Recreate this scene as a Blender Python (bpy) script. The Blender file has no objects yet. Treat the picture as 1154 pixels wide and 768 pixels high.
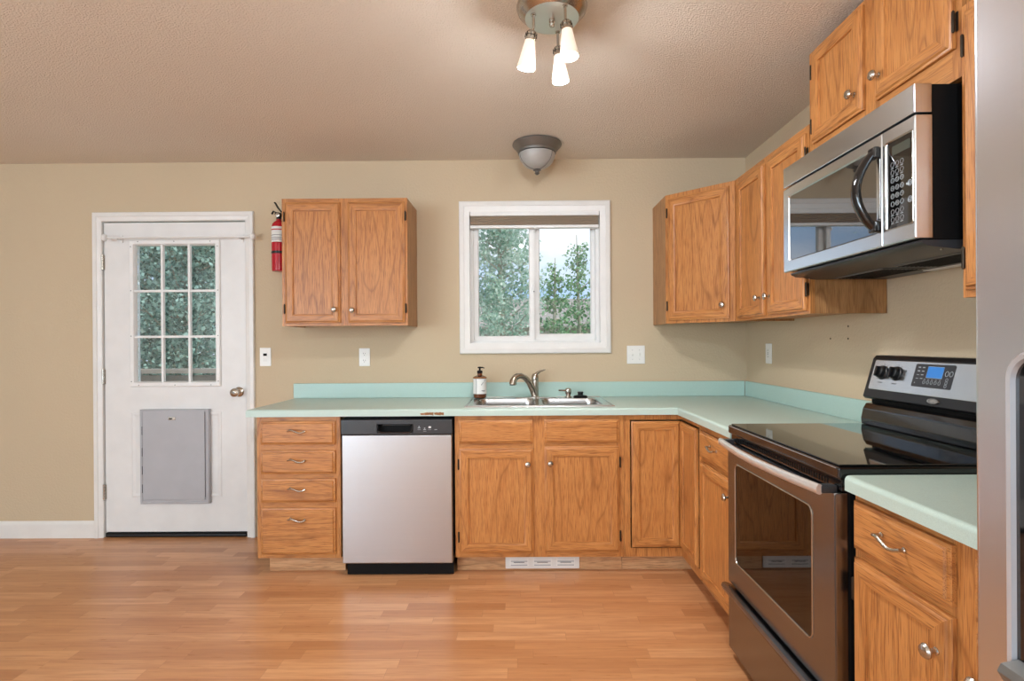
import bpy, bmesh, math, random
from mathutils import Matrix, Vector
random.seed(7)
PI = math.pi
SC = bpy.context.scene
COL = SC.collection

# ------------------------------------------------------------------ camera
cam_d = bpy.data.cameras.new('camera'); cam = bpy.data.objects.new('camera', cam_d); COL.objects.link(cam)
R_ = ((0.999959, -0.006228, 0.006635), (0.006221, 0.99998, 0.001064), (-0.006642, -0.001023, 0.999977))
M = Matrix.Identity(4)
for i in range(3):
    M[i][0] = R_[i][0]; M[i][1] = R_[i][2]; M[i][2] = -R_[i][1]
M[0][3], M[1][3], M[2][3] = -1.491, -3.5531, 1.2652
cam.matrix_world = M
cam_d.sensor_width = 36; cam_d.sensor_fit = 'HORIZONTAL'; cam_d.lens = 608.75 / 1154 * 36
cam_d.shift_x = -4.39 / 1154; cam_d.shift_y = 3.93 / 1154
cam_d.clip_start = 0.02
SC.camera = cam

# ------------------------------------------------------------------ light and exposure
SC.view_settings.view_transform = 'Standard'; SC.view_settings.look = 'None'
SC.view_settings.gamma = 1.0; SC.view_settings.use_curve_mapping = False
SC.view_settings.exposure = 0.36

def sky_world(strength=1.0):
    w = bpy.data.worlds.new('sky'); SC.world = w; w.use_nodes = True
    nt = w.node_tree; nt.nodes.clear()
    out = nt.nodes.new('ShaderNodeOutputWorld'); bg = nt.nodes.new('ShaderNodeBackground')
    tc = nt.nodes.new('ShaderNodeTexCoord'); mp = nt.nodes.new('ShaderNodeMapping')
    mp.inputs['Scale'].default_value = (1, 1, 3.5)
    nz = nt.nodes.new('ShaderNodeTexNoise'); nz.inputs['Scale'].default_value = 2.4; nz.inputs['Detail'].default_value = 5
    rp = nt.nodes.new('ShaderNodeValToRGB')
    rp.color_ramp.elements[0].position = .40; rp.color_ramp.elements[0].color = (0.42, 0.62, 0.90, 1)
    rp.color_ramp.elements[1].position = .60; rp.color_ramp.elements[1].color = (0.86, 0.92, 1.0, 1)
    nt.links.new(tc.outputs['Generated'], mp.inputs['Vector']); nt.links.new(mp.outputs[0], nz.inputs['Vector'])
    nt.links.new(nz.outputs['Fac'], rp.inputs[0]); nt.links.new(rp.outputs[0], bg.inputs['Color'])
    bg.inputs['Strength'].default_value = strength
    nt.links.new(bg.outputs[0], out.inputs[0])
sky_world(1.0)

def lamp(name, kind, loc, rot, energy, color, **kw):
    d = bpy.data.lights.new(name, kind); d.energy = energy; d.color = color
    for k, v in kw.items(): setattr(d, k, v)
    o = bpy.data.objects.new(name, d); o.location = loc; o.rotation_euler = rot; COL.objects.link(o); return o
# sun, high and from the right: it lights the garden only
lamp('sun', 'SUN', (0, 0, 10), (math.radians(26), math.radians(32), 0), 2.3, (1.0, 0.96, 0.88), angle=math.radians(1.5))
# area lamps added in unseen openings behind the camera to brighten the room
DAY = (0.70, 0.87, 1.0)
lamp('added_daylight_rear_window', 'AREA', (-5.35, -7.02, 1.35), (PI/2, 0, 0), 85, DAY, shape='RECTANGLE', size=1.5, size_y=2.1)
lamp('added_daylight_patio_door', 'AREA', (.06, -5.2, 1.2), (PI/2, 0, PI/2), 30, DAY, shape='RECTANGLE', size=1.75, size_y=2.1)
lamp('added_daylight_side_window', 'AREA', (-6.52, -6.05, 1.5), (PI/2, 0, -PI/2), 85, DAY, shape='RECTANGLE', size=1.25, size_y=1.5)

# ------------------------------------------------------------------ materials
def srgb(r, g, b):
    f = lambda c: c/12.92 if c <= .04045 else ((c+.055)/1.055)**2.4
    return (f(r/255), f(g/255), f(b/255), 1)
class NT:
    def __init__(s, name):
        s.m = bpy.data.materials.new(name); s.m.use_nodes = True; s.t = s.m.node_tree; s.t.nodes.clear()
        s.out = s.n('OutputMaterial')
    def n(s, t, **kw):
        nd = s.t.nodes.new('ShaderNode' + t)
        for k, v in kw.items(): setattr(nd, k, v)
        return nd
    def set(s, sock, v):
        if hasattr(v, 'node'): s.t.links.new(v, sock)
        else: sock.default_value = v
    def bsdf(s, **kw):
        b = s.n('BsdfPrincipled')
        for k, v in kw.items(): s.set(b.inputs[k.replace('_', ' ')], v)
        s.t.links.new(b.outputs[0], s.out.inputs[0]); s.b = b; return b
    def math(s, op, a, b=0.0, c=0.0):
        m = s.n('Math', operation=op); s.set(m.inputs[0], a); s.set(m.inputs[1], b); s.set(m.inputs[2], c); return m.outputs[0]
    def obj(s, rnd=True):
        o = s.n('TexCoord').outputs['Object']
        if not rnd: return o
        inf = s.n('ObjectInfo')
        v = s.n('CombineXYZ')
        for k, f in enumerate((13.0, 7.0, 23.0)): s.set(v.inputs[k], s.math('MULTIPLY', inf.outputs['Random'], f))
        a = s.n('VectorMath', operation='ADD'); s.set(a.inputs[0], o); s.set(a.inputs[1], v.outputs[0]); return a.outputs[0]
    def map(s, v, sc):
        m = s.n('Mapping'); s.set(m.inputs['Vector'], v); m.inputs['Scale'].default_value = sc; return m.outputs[0]
    def noise(s, v, scale, detail=2, dist=0.0, rough=.5):
        n = s.n('TexNoise'); s.set(n.inputs['Vector'], v); n.inputs['Scale'].default_value = scale
        n.inputs['Detail'].default_value = detail; n.inputs['Distortion'].default_value = dist; n.inputs['Roughness'].default_value = rough
        return n.outputs['Fac']
    def ramp(s, f, stops):
        r = s.n('ValToRGB'); s.set(r.inputs[0], f); e = r.color_ramp.elements
        while len(e) < len(stops): e.new(.5)
        for el, (p, c) in zip(e, stops): el.position = p; el.color = c if len(c) == 4 else (*c, 1)
        return r.outputs[0]
    def mix(s, f, a, b, mode='MIX'):
        m = s.n('Mix', data_type='RGBA', blend_type=mode); s.set(m.inputs[0], f); s.set(m.inputs[6], a); s.set(m.inputs[7], b); return m.outputs[2]
    def bump(s, h, strength, dist, b=None):
        n = s.n('Bump'); s.set(n.inputs['Height'], h); n.inputs['Strength'].default_value = strength; n.inputs['Distance'].default_value = dist
        s.t.links.new(n.outputs[0], (b or s.b).inputs['Normal'])

def plain(name, rgb, rough=.5, metal=0.0, var=.03, **kw):
    t = NT(name); o = t.obj(); c = srgb(*rgb)
    n = t.noise(o, 9, 3)
    col = t.ramp(n, [(.3, tuple(x*(1-var) for x in c[:3])), (.7, tuple(min(1, x*(1+var)) for x in c[:3]))])
    t.bsdf(Base_Color=col, Roughness=rough, Metallic=metal, **kw); return t.m

def oak(name, axis, light=(199, 136, 76), dark=(186, 121, 64), line=(124, 68, 30)):
    t = NT(name); o = t.obj()
    a, f = (1.3, 9.0), (14, 430)
    s1 = {'z': (a[1], a[1], a[0]), 'x': (a[0], a[1], a[1])}[axis]
    s2 = {'z': (f[1], f[1], f[0]), 'x': (f[0], f[1], f[1])}[axis]
    n1 = t.noise(t.map(o, s1), 0.42, 2, .25)
    ring = t.math('PINGPONG', t.math('MULTIPLY', n1, 26.0), 1.0)
    pores = t.noise(t.map(o, s2), 1.0, 2)
    n3 = t.noise(t.map(o, tuple(3.2*q for q in s1)), 1.6, 3)
    base = t.ramp(n3, [(.3, srgb(*dark)), (.62, srgb(*light))])
    c1 = t.mix(t.ramp(ring, [(0, (.50, .50, .50)), (.14, (.16, .16, .16)), (.32, (0, 0, 0))]), base, srgb(*line))
    c2 = t.mix(t.ramp(pores, [(.34, (.75, .75, .75)), (.48, (0, 0, 0))]), c1, srgb(*line))
    t.bsdf(Base_Color=c2, Roughness=.38, Specular_IOR_Level=.5)
    t.bump(pores, .25, .0006); return t.m

def paint(name, rgb, scale, strength, dist, rough=.85, thr=None):
    t = NT(name); o = t.obj(False); c = srgb(*rgb)
    big = t.noise(o, 1.2, 2)
    col = t.ramp(big, [(.3, tuple(x*.97 for x in c[:3])), (.7, c)])
    t.bsdf(Base_Color=col, Roughness=rough, Specular_IOR_Level=.25)
    h = t.noise(o, scale, 3, .3)
    if thr: h = t.ramp(h, [(thr[0], (0, 0, 0)), (thr[1], (1, 1, 1))])
    t.bump(h, strength, dist); return t.m

def floor_mat():
    t = NT('laminate_floor'); o = t.obj(False)
    sp = t.n('SeparateXYZ'); t.set(sp.inputs[0], o)
    W, L = .066, .47
    yr = t.math('DIVIDE', sp.outputs[1], W); row = t.math('FLOOR', yr)
    wn = t.n('TexWhiteNoise', noise_dimensions='1D'); t.set(wn.inputs['W'], row)
    xs = t.math('ADD', t.math('DIVIDE', sp.outputs[0], L), t.math('MULTIPLY', wn.outputs['Value'], 7.0))
    cell = t.math('FLOOR', xs)
    cv = t.n('CombineXYZ'); t.set(cv.inputs[0], cell); t.set(cv.inputs[1], row)
    wc = t.n('TexWhiteNoise', noise_dimensions='2D'); t.set(wc.inputs['Vector'], cv.outputs[0])
    tone = wc.outputs['Value']
    sh = t.n('CombineXYZ'); t.set(sh.inputs[2], t.math('MULTIPLY', tone, 30.0)); t.set(sh.inputs[0], t.math('MULTIPLY', tone, 11.0))
    va = t.n('VectorMath', operation='ADD'); t.set(va.inputs[0], o); t.set(va.inputs[1], sh.outputs[0])
    g = t.noise(t.map(va.outputs[0], (2.6, 42, 1)), 1.0, 4, .4)
    fine = t.noise(t.map(va.outputs[0], (9, 190, 1)), 1.0, 2)
    base = t.ramp(tone, [(0, srgb(188, 130, 84)), (.5, srgb(205, 147, 99)), (1, srgb(220, 166, 119))])
    c = t.mix(t.ramp(g, [(.35, (.42, .42, .42)), (.6, (0, 0, 0))]), base, srgb(174, 112, 72))
    c = t.mix(t.ramp(fine, [(.32, (.25, .25, .25)), (.5, (0, 0, 0))]), c, srgb(160, 98, 60))
    fy = t.math('FRACT', yr); fx = t.math('FRACT', xs)
    ey = t.math('LESS_THAN', fy, .025); ex = t.math('LESS_THAN', fx, .004)
    e = t.math('MULTIPLY', t.math('MAXIMUM', ey, ex), .35)
    c = t.mix(e, c, srgb(140, 90, 60))
    t.bsdf(Base_Color=c, Roughness=t.math('MULTIPLY_ADD', fine, .12, .24), Specular_IOR_Level=.5)
    t.bump(t.math('ADD', g, t.math('MULTIPLY', e, -2.0)), .05, .001); return t.m

def steel(name, rgb=(178, 175, 172), rough=.26, axis='x', metal=1.0):
    t = NT(name); o = t.obj()
    sc = {'x': (2, 700, 700), 'y': (700, 2, 700), 'z': (700, 700, 2)}[axis]
    n = t.noise(t.map(o, sc), 1.0, 2)
    c = srgb(*rgb)
    col = t.ramp(n, [(.3, tuple(x*.97 for x in c[:3])), (.7, c)])
    t.bsdf(Base_Color=col, Metallic=metal, Roughness=t.math('MULTIPLY_ADD', n, .02, rough-.01))
    return t.m

def laminate(name, rgb):
    t = NT(name); o = t.obj(False); c = srgb(*rgb)
    sp = t.noise(o, 420, 2)
    sp2 = t.noise(t.map(o, (20, 90, 90)), 1.0, 3)
    col = t.ramp(sp, [(.3, tuple(x*.90 for x in c[:3])), (.55, c), (.75, tuple(min(1, x*1.08) for x in c[:3]))])
    col = t.mix(t.math('MULTIPLY', sp2, .10), col, srgb(220, 230, 222))
    t.bsdf(Base_Color=col, Roughness=.34, Specular_IOR_Level=.5); return t.m

def glass_pane(name, tint=(1, 1, 1), ior=1.5, boost=1.0):
    t = NT(name); tr = t.n('BsdfTransparent'); tr.inputs[0].default_value = (*tint, 1)
    gl = t.n('BsdfGlossy'); gl.inputs['Roughness'].default_value = .0
    fr = t.n('Fresnel'); fr.inputs['IOR'].default_value = ior
    n = t.noise(t.obj(), 2.0, 2)
    mx = t.n('MixShader'); t.set(mx.inputs[0], t.math('MULTIPLY', fr.outputs[0], t.math('MULTIPLY_ADD', n, .1, boost-.05)))
    t.t.links.new(tr.outputs[0], mx.inputs[1]); t.t.links.new(gl.outputs[0], mx.inputs[2]); t.t.links.new(mx.outputs[0], t.out.inputs[0])
    return t.m

def glow(name, rgb, strength, base=(235, 230, 220)):
    t = NT(name); n = t.noise(t.obj(), 12, 2)
    t.bsdf(Base_Color=srgb(*base), Roughness=.35, Emission_Color=srgb(*rgb), Emission_Strength=t.math('MULTIPLY_ADD', n, .1*strength, strength*.95)); return t.m

def leaf_mat(name, a, b, transl=.35):
    t = NT(name); g = t.n('NewGeometry')
    col = t.ramp(g.outputs['Random Per Island'], [(0, srgb(*a)), (1, srgb(*b))])
    d = t.n('BsdfPrincipled'); t.set(d.inputs['Base Color'], col); d.inputs['Roughness'].default_value = .45
    tl = t.n('BsdfTranslucent'); t.set(tl.inputs[0], col)
    mx = t.n('MixShader'); mx.inputs[0].default_value = transl
    t.t.links.new(d.outputs[0], mx.inputs[1]); t.t.links.new(tl.outputs[0], mx.inputs[2]); t.t.links.new(mx.outputs[0], t.out.inputs[0]); return t.m

OAKV, OAKH = oak('oak_vertical_grain', 'z'), oak('oak_horizontal_grain', 'x')
OAKS = oak('shaded_oak_side_veneer', 'z', (182, 132, 84), (162, 112, 66), (118, 76, 42))  # browner side veneer, with part of the side panels' shade in its colour
KICKM = oak('toe_kick_oak', 'x', (216, 170, 126), (196, 146, 102), (140, 96, 60))
WALLM = paint('beige_wall_paint', (206, 187, 158), 75, .45, .0040)
WALLN = paint('off_white_wall_paint', (224, 222, 216), 75, .3, .003)
CEILM = paint('textured_ceiling_paint', (236, 224, 208), 135, .75, .0040, thr=(.40, .64))
WHITE = plain('white_trim_paint', (232, 230, 226), .35)
DOORW = plain('white_door_paint', (230, 229, 227), .4)
VINYL = plain('white_vinyl', (236, 236, 234), .35)
PLATE = plain('white_switch_plate', (240, 239, 235), .35)
TAUPE = plain('taupe_shade_fabric', (190, 174, 156), .8)
GREY = plain('grey_plastic', (178, 178, 182), .5)
BLACK = plain('black_plastic', (18, 19, 21), .32)
BLACKM = plain('matte_black', (10, 10, 11), .6, Specular_IOR_Level=.2)
DARKP = plain('charcoal_plastic', (50, 51, 54), .35)
GLOSSB = plain('black_ceramic_glass', (10, 10, 11), .04, Specular_IOR_Level=.7, Coat_Weight=.5, Coat_Roughness=.03)
ENAMEL = plain('black_enamel', (14, 14, 16), .12, Coat_Weight=.4, Coat_Roughness=.05)
MWGLASS = plain('black_oven_glass', (16, 16, 17), .03, Specular_IOR_Level=1.0, Coat_Weight=1.0, Coat_IOR=2.0, Coat_Roughness=.02)
NICKEL = plain('satin_nickel', (190, 184, 174), .24, 1.0)
BRONZE = plain('dark_bronze_hinge', (62, 52, 42), .4, .8)
STEELX = steel('brushed_steel_horizontal', (196, 198, 201), .34, 'x')
STEELO = steel('oven_steel', (142, 143, 146), .26, 'x')
STEELM = steel('microwave_steel', (212, 216, 218), .24, 'x')
STEELZ = steel('fridge_steel', (222, 226, 234), .26, 'x')
STEELB = steel('sink_steel', (200, 200, 200), .22, 'x')
COUNT = laminate('mint_laminate', (186, 207, 198))
SPLASH = laminate('mint_backsplash_laminate', (176, 206, 198))
FLOORM = floor_mat()
PANE = glass_pane('window_glass')
OVGLASS = glass_pane('smoked_oven_glass', (.42, .36, .30), 1.65)
RED = plain('red_enamel', (186, 24, 40), .25)
AMBER = plain('amber_glass', (96, 50, 22), .08, Coat_Weight=.5)
LABEL = plain('paper_label', (232, 232, 228), .6)
INK = plain('dark_print', (60, 60, 62), .7)
WPRINT = plain('white_print', (190, 198, 202), .6)
FROST = plain('frosted_swirl_glass', (172, 170, 166), .3, var=.12)
LAMPG = glow('lit_white_glass', (255, 226, 184), .30)
BULB = glow('lit_bulb', (255, 246, 226), 6.0)
SCREEN = glow('blue_screen', (60, 140, 215), .45, (30, 80, 140))
CHIP = plain('exposed_chipboard', (150, 106, 68), .9, var=.25)
GALV = plain('pewter_metal', (128, 126, 122), .42, .7, var=.12)

# ------------------------------------------------------------------ mesh helpers
class MB:
    def __init__(s): s.bm = bmesh.new(); s.mats = []
    def mi(s, m):
        if m not in s.mats: s.mats.append(m)
        return s.mats.index(m)
    def face(s, pts, m):
        try: f = s.bm.faces.new([s.bm.verts.new(p) for p in pts]); f.material_index = s.mi(m); return f
        except ValueError: return None
    def box(s, x0, x1, y0, y1, z0, z1, m, bev=0.0, seg=2, edges=None):
        x0, x1 = sorted((x0, x1)); y0, y1 = sorted((y0, y1)); z0, z1 = sorted((z0, z1))
        vs = [s.bm.verts.new((x, y, z)) for x in (x0, x1) for y in (y0, y1) for z in (z0, z1)]
        k = s.mi(m)
        for q in ((0,1,3,2), (4,6,7,5), (0,4,5,1), (2,3,7,6), (0,2,6,4), (1,5,7,3)):
            f = s.bm.faces.new([vs[i] for i in q]); f.material_index = k
        if bev > 0:
            es = list({e for v in vs for e in v.link_edges})
            if edges: es = [e for e in es if edges((e.verts[0].co+e.verts[1].co)/2)]
            bmesh.ops.bevel(s.bm, geom=es, offset=bev, segments=seg, affect='EDGES', profile=.5, clamp_overlap=True)
        return s
    def lathe(s, prof, m, c=(0,0,0), axis='z', n=32, ms=None):
        # prof: (radius, height) pairs; axis: direction of height
        ax = {'z': (Vector((1,0,0)), Vector((0,1,0)), Vector((0,0,1))), '-y': (Vector((1,0,0)), Vector((0,0,1)), Vector((0,-1,0))),
              '-x': (Vector((0,1,0)), Vector((0,0,1)), Vector((-1,0,0)))}.get(axis) if isinstance(axis, str) else axis
        u, v, w = ax; c = Vector(c); rings = []
        for r, h in prof:
            if r < 1e-6: rings.append([s.bm.verts.new(c + w*h)])
            else: rings.append([s.bm.verts.new(c + w*h + (u*math.cos(2*PI*k/n) + v*math.sin(2*PI*k/n))*r) for k in range(n)])
        for i in range(len(rings)-1):
            a, b = rings[i], rings[i+1]; mk = s.mi(ms[i] if ms else m)
            for k in range(n):
                q = [a[k % len(a)], a[(k+1) % n if len(a) > 1 else 0], b[(k+1) % n if len(b) > 1 else 0], b[k % len(b)]]
                q = list(dict.fromkeys(q))
                if len(q) > 2:
                    try: f = s.bm.faces.new(q); f.material_index = mk
                    except ValueError: pass
        for rg in (rings[0], rings[-1]):
            if len(rg) > 1:
                try: f = s.bm.faces.new(rg); f.material_index = s.mi(ms[0] if (ms and rg is rings[0]) else (ms[-1] if ms else m))
                except ValueError: pass
        return s
    def tube(s, pts, r, m, n=10, flat=None, closed=False):
        pts = [Vector(p) for p in pts]; N = len(pts); rings = []
        rs = r if isinstance(r, (list, tuple)) else [r]*N
        up = None
        for i, p in enumerate(pts):
            a = pts[(i-1) % N] if (closed or i > 0) else p; b = pts[(i+1) % N] if (closed or i < N-1) else p
            t = (b-a).normalized()
            if up is None: up = Vector((0,0,1)) if abs(t.z) < .9 else Vector((0,1,0))
            u = t.cross(up)
            if u.length < 1e-4: u = t.cross(Vector((1,0,0)))
            u.normalize(); v = u.cross(t).normalized(); up = v
            fx, fy = flat or (1, 1)
            rings.append([s.bm.verts.new(p + (u*math.cos(2*PI*k/n)*fx + v*math.sin(2*PI*k/n)*fy)*rs[i]) for k in range(n)])
        mk = s.mi(m)
        for i in range(N if closed else N-1):
            a, b = rings[i], rings[(i+1) % N]
            for k in range(n):
                f = s.bm.faces.new((a[k], a[(k+1) % n], b[(k+1) % n], b[k])); f.material_index = mk
        if not closed:
            for rg in (rings[0], rings[-1]): f = s.bm.faces.new(rg); f.material_index = mk
        return s
    def rings(s, x0, x1, z0, z1, rg, mh, mv, mc=None, back=True, hole=False):
        # nested rectangles: rg = [(inset, y)...]; a closed moulded panel facing -y
        L = []
        for ins, y in rg:
            L.append([s.bm.verts.new(p) for p in ((x0+ins, y, z0+ins), (x1-ins, y, z0+ins), (x1-ins, y, z1-ins), (x0+ins, y, z1-ins))])
        for i in range(len(L)-1):
            for k in range(4):
                f = s.bm.faces.new((L[i][k], L[i][(k+1) % 4], L[i+1][(k+1) % 4], L[i+1][k])); f.material_index = s.mi(mh if k % 2 == 0 else mv)
        if not hole: f = s.bm.faces.new(L[-1]); f.material_index = s.mi(mc or mv)
        if back and not hole: f = s.bm.faces.new(L[0][::-1]); f.material_index = s.mi(mv)
        if hole:
            for k in range(4):
                f = s.bm.faces.new((L[-1][k], L[-1][(k+1) % 4], L[0][(k+1) % 4], L[0][k])); f.material_index = s.mi(mv)
        return s
    def prism(s, poly, d0, d1, m, axis='y', bev=0.0):
        # poly of 2-D points extruded along axis: y -> (x,z), z -> (x,y), x -> (y,z)
        P = {'y': lambda p, d: (p[0], d, p[1]), 'z': lambda p, d: (p[0], p[1], d), 'x': lambda p, d: (d, p[0], p[1])}[axis]
        a = [s.bm.verts.new(P(p, d0)) for p in poly]; b = [s.bm.verts.new(P(p, d1)) for p in poly]; k = s.mi(m); n = len(poly)
        fs = [s.bm.faces.new(a), s.bm.faces.new(b[::-1])]
        for i in range(n): fs.append(s.bm.faces.new((a[i], b[i], b[(i+1) % n], a[(i+1) % n])))
        for f in fs: f.material_index = k
        if bev:
            es = list({e for f in fs for e in f.edges}); bmesh.ops.bevel(s.bm, geom=es, offset=bev, segments=2, affect='EDGES', profile=.5)
        return s
    def cells(s, us, ws, solid, d0, d1, m, axis='y'):
        mf = m if callable(m) else (lambda u, w: m)
        # slab with rectangular holes
        P = {'y': lambda u, w, d: (u, d, w), 'z': lambda u, w, d: (u, w, d), 'x': lambda u, w, d: (d, u, w)}[axis]
        V = {}
        def v(i, j, d):
            key = (i, j, d)
            if key not in V: V[key] = s.bm.verts.new(P(us[i], ws[j], d))
            return V[key]
        ok = lambda i, j: 0 <= i < len(us)-1 and 0 <= j < len(ws)-1 and solid((us[i]+us[i+1])/2, (ws[j]+ws[j+1])/2)
        for i in range(len(us)-1):
            for j in range(len(ws)-1):
                if not ok(i, j): continue
                q = []; k = s.mi(mf((us[i]+us[i+1])/2, (ws[j]+ws[j+1])/2))
                for d in (d0, d1): q.append((v(i,j,d), v(i+1,j,d), v(i+1,j+1,d), v(i,j+1,d)))
                if not ok(i-1, j): q.append((v(i,j,d0), v(i,j+1,d0), v(i,j+1,d1), v(i,j,d1)))
                if not ok(i+1, j): q.append((v(i+1,j,d0), v(i+1,j+1,d0), v(i+1,j+1,d1), v(i+1,j,d1)))
                if not ok(i, j-1): q.append((v(i,j,d0), v(i+1,j,d0), v(i+1,j,d1), v(i,j,d1)))
                if not ok(i, j+1): q.append((v(i,j+1,d0), v(i+1,j+1,d0), v(i+1,j+1,d1), v(i,j+1,d1)))
                for f in q: s.bm.faces.new(f).material_index = k
        return s
    def text(s, body, size, m, mat4, align='CENTER'):
        cu = bpy.data.curves.new('t', 'FONT'); cu.body = body; cu.size = size; cu.align_x = align; cu.align_y = 'CENTER'; cu.resolution_u = 2
        o = bpy.data.objects.new('t', cu); COL.objects.link(o)
        dg = bpy.context.evaluated_depsgraph_get(); me = bpy.data.meshes.new_from_object(o.evaluated_get(dg))
        me.transform(mat4); n0 = len(s.bm.faces); s.bm.from_mesh(me); s.bm.faces.ensure_lookup_table(); k = s.mi(m)
        for f in s.bm.faces[n0:]: f.material_index = k
        bpy.data.objects.remove(o); bpy.data.curves.remove(cu); bpy.data.meshes.remove(me); return s
    def build(s, name, parent=None, loc=(0,0,0), rotz=0.0, smooth=True):
        bmesh.ops.recalc_face_normals(s.bm, faces=s.bm.faces)
        me = bpy.data.meshes.new(name); s.bm.to_mesh(me); s.bm.free()
        for m in s.mats: me.materials.append(m)
        if smooth:
            me.polygons.foreach_set('use_smooth', [True]*len(me.polygons)); me.set_sharp_from_angle(angle=math.radians(35))
        o = bpy.data.objects.new(name, me); COL.objects.link(o)
        o.location = loc; o.rotation_euler = (0, 0, rotz)
        if parent: o.parent = parent
        if smooth:
            wn = o.modifiers.new('normals', 'WEIGHTED_NORMAL'); wn.keep_sharp = True; wn.weight = 100
        return o

def tag(o, label, cat, group=None):
    o['label'] = label; o['category'] = cat
    if group: o['group'] = group
    return o
def thing(name, label, cat, loc=(0,0,0), rotz=0.0, group=None):
    o = bpy.data.objects.new(name, None); COL.objects.link(o); o.location = loc; o.rotation_euler = (0, 0, rotz)
    o.empty_display_size = .05
    return tag(o, label, cat, group)
def struct(o): o['kind'] = 'structure'; return o
TXF = Matrix.Rotation(PI/2, 4, 'X')   # text lying in x-z, facing -y

# ------------------------------------------------------------------ room shell
H = 2.474; XL, YB = -6.45, -6.95; T = .12
mb = MB().box(XL-T, T, YB-T, T, -.06, 0, FLOORM); struct(mb.build('floor'))
mb = MB().box(XL-T, T, YB-T, T, H, H+.1, CEILM); struct(mb.build('ceiling'))
DX0, DX1, DZ1 = -4.262, -3.268, 2.105      # door rough opening
WX0, WX1, WZ0, WZ1 = -1.830, -.942, 1.243, 2.150
mb = MB().cells([XL-T, DX0, DX1, WX0, WX1, T], [0, WZ0, DZ1, WZ1, H],
    lambda x, z: not (DX0 < x < DX1 and z < DZ1) and not (WX0 < x < WX1 and WZ0 < z < WZ1), 0, T, WALLM)
struct(mb.build('wall_back'))
PD = (-6.1, -4.3, .1, 2.3)
wr = MB().cells([YB, PD[0], PD[1], 0], [0, PD[2], PD[3], H], lambda y, z: not (PD[0] < y < PD[1] and PD[2] < z < PD[3]), 0, T, WALLM, 'x').build('wall_right'); struct(wr)
LW = (-6.72, -5.38, .7, 2.3)
mb = MB().cells([YB, LW[0], LW[1], 0], [0, LW[2], LW[3], H], lambda y, z: not (LW[0] < y < LW[1] and LW[2] < z < LW[3]), XL-T, XL, WALLN, 'x')
struct(mb.build('wall_left'))
RW = [(-6.15, -4.55, .25, 2.42)]
mb = MB().cells([XL, -6.15, -4.55, 0], [0, .25, 2.42, H],
    lambda x, z: not any(a < x < b and c < z < d for a, b, c, d in RW), YB-T, YB, WALLN)
struct(mb.build('wall_rear'))
for k, (y, z) in enumerate(((-.957, 1.278), (-1.096, 1.277), (-1.097, 1.333))):
    MB().lathe([(.0042, 0), (.0042, .0015), (.002, .0018), (0, .0018)], BRONZE, (-.0002, y, z), '-x', 10).build('screw_hole', wr)

# moulded casing ring (mitred), facing -y
CAS = lambda w: [(0, .0), (0, -.016), (.004, -.020), (w*.45, -.020), (w*.52, -.015), (w*.9, -.011), (w, -.008), (w, 0)]
def baseboard(name, x0, x1):
    MB().prism([(0, 0), (-.014, 0), (-.014, .085), (-.010, .098), (-.004, .111), (0, .111)], x0, x1, WHITE, 'x').build(name)
    return struct(bpy.data.objects[name])
baseboard('baseboard_back', XL, -4.300)
o = MB().prism([(0, 0), (.014, 0), (.014, .085), (.010, .098), (.004, .111), (0, .111)], YB, -.015, WHITE, 'y').build('baseboard_left', None, (XL, 0, 0)); struct(o)

# ------------------------------------------------------------------ back door
door = bpy.data.objects.new('door_1', None); COL.objects.link(door); struct(door)
mb = MB()
cx0, cx1, cz = -4.297, -3.234, 2.146
# casing as three mitred legs
prof = [(0, 0), (0, -.016), (.004, -.020), (.026, -.020), (.030, -.015), (.050, -.011), (.056, -.008), (.056, 0)]
def casing_leg(pa, pb, ia, ib):  # outer a->b, inner a->b, in x-z
    for (i0, y0), (i1, y1) in zip(prof[:-1], prof[1:]):
        W = .056
        f = lambda o, i, t: (o[0]+(i[0]-o[0])*t/W, o[1]+(i[1]-o[1])*t/W)
        a0, a1, b0, b1 = f(pa, ia, i0), f(pa, ia, i1), f(pb, ib, i0), f(pb, ib, i1)
        mb.face([(a0[0], y0, a0[1]), (b0[0], y0, b0[1]), (b1[0], y1, b1[1]), (a1[0], y1, a1[1])], WHITE)
casing_leg((cx0, 0), (cx0, cz), (cx0+.056, 0), (cx0+.056, cz-.056))
casing_leg((cx0, cz), (cx1, cz), (cx0+.056, cz-.056), (cx1-.056, cz-.056))
casing_leg((cx1, cz), (cx1, 0), (cx1-.056, cz-.056), (cx1-.056, 0))
mb.build('casing', door)
mb = MB()   # jamb lining
mb.box(DX0, DX0+.021, .0, T, 0, DZ1, WHITE).box(DX1-.021, DX1, .0, T, 0, DZ1, WHITE).box(DX0+.021, DX1-.021, .0, T, DZ1-.017, DZ1, WHITE)
mb.box(DX0+.021, DX0+.033, .055, T, 0, DZ1-.017, WHITE).box(DX1-.033, DX1-.021, .055, T, 0, DZ1-.017, WHITE)
mb.build('jamb', door)
sx0, sx1, sz0, sz1 = -4.234, -3.292, .034, 2.080
gx0, gx1, gz0, gz1 = -4.026, -3.488, 1.022, 1.930
mb = MB().cells([sx0, gx0, gx1, sx1], [sz0, gz0, gz1, sz1], lambda x, z: not (gx0 < x < gx1 and gz0 < z < gz1), .006, .046, DOORW)
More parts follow.
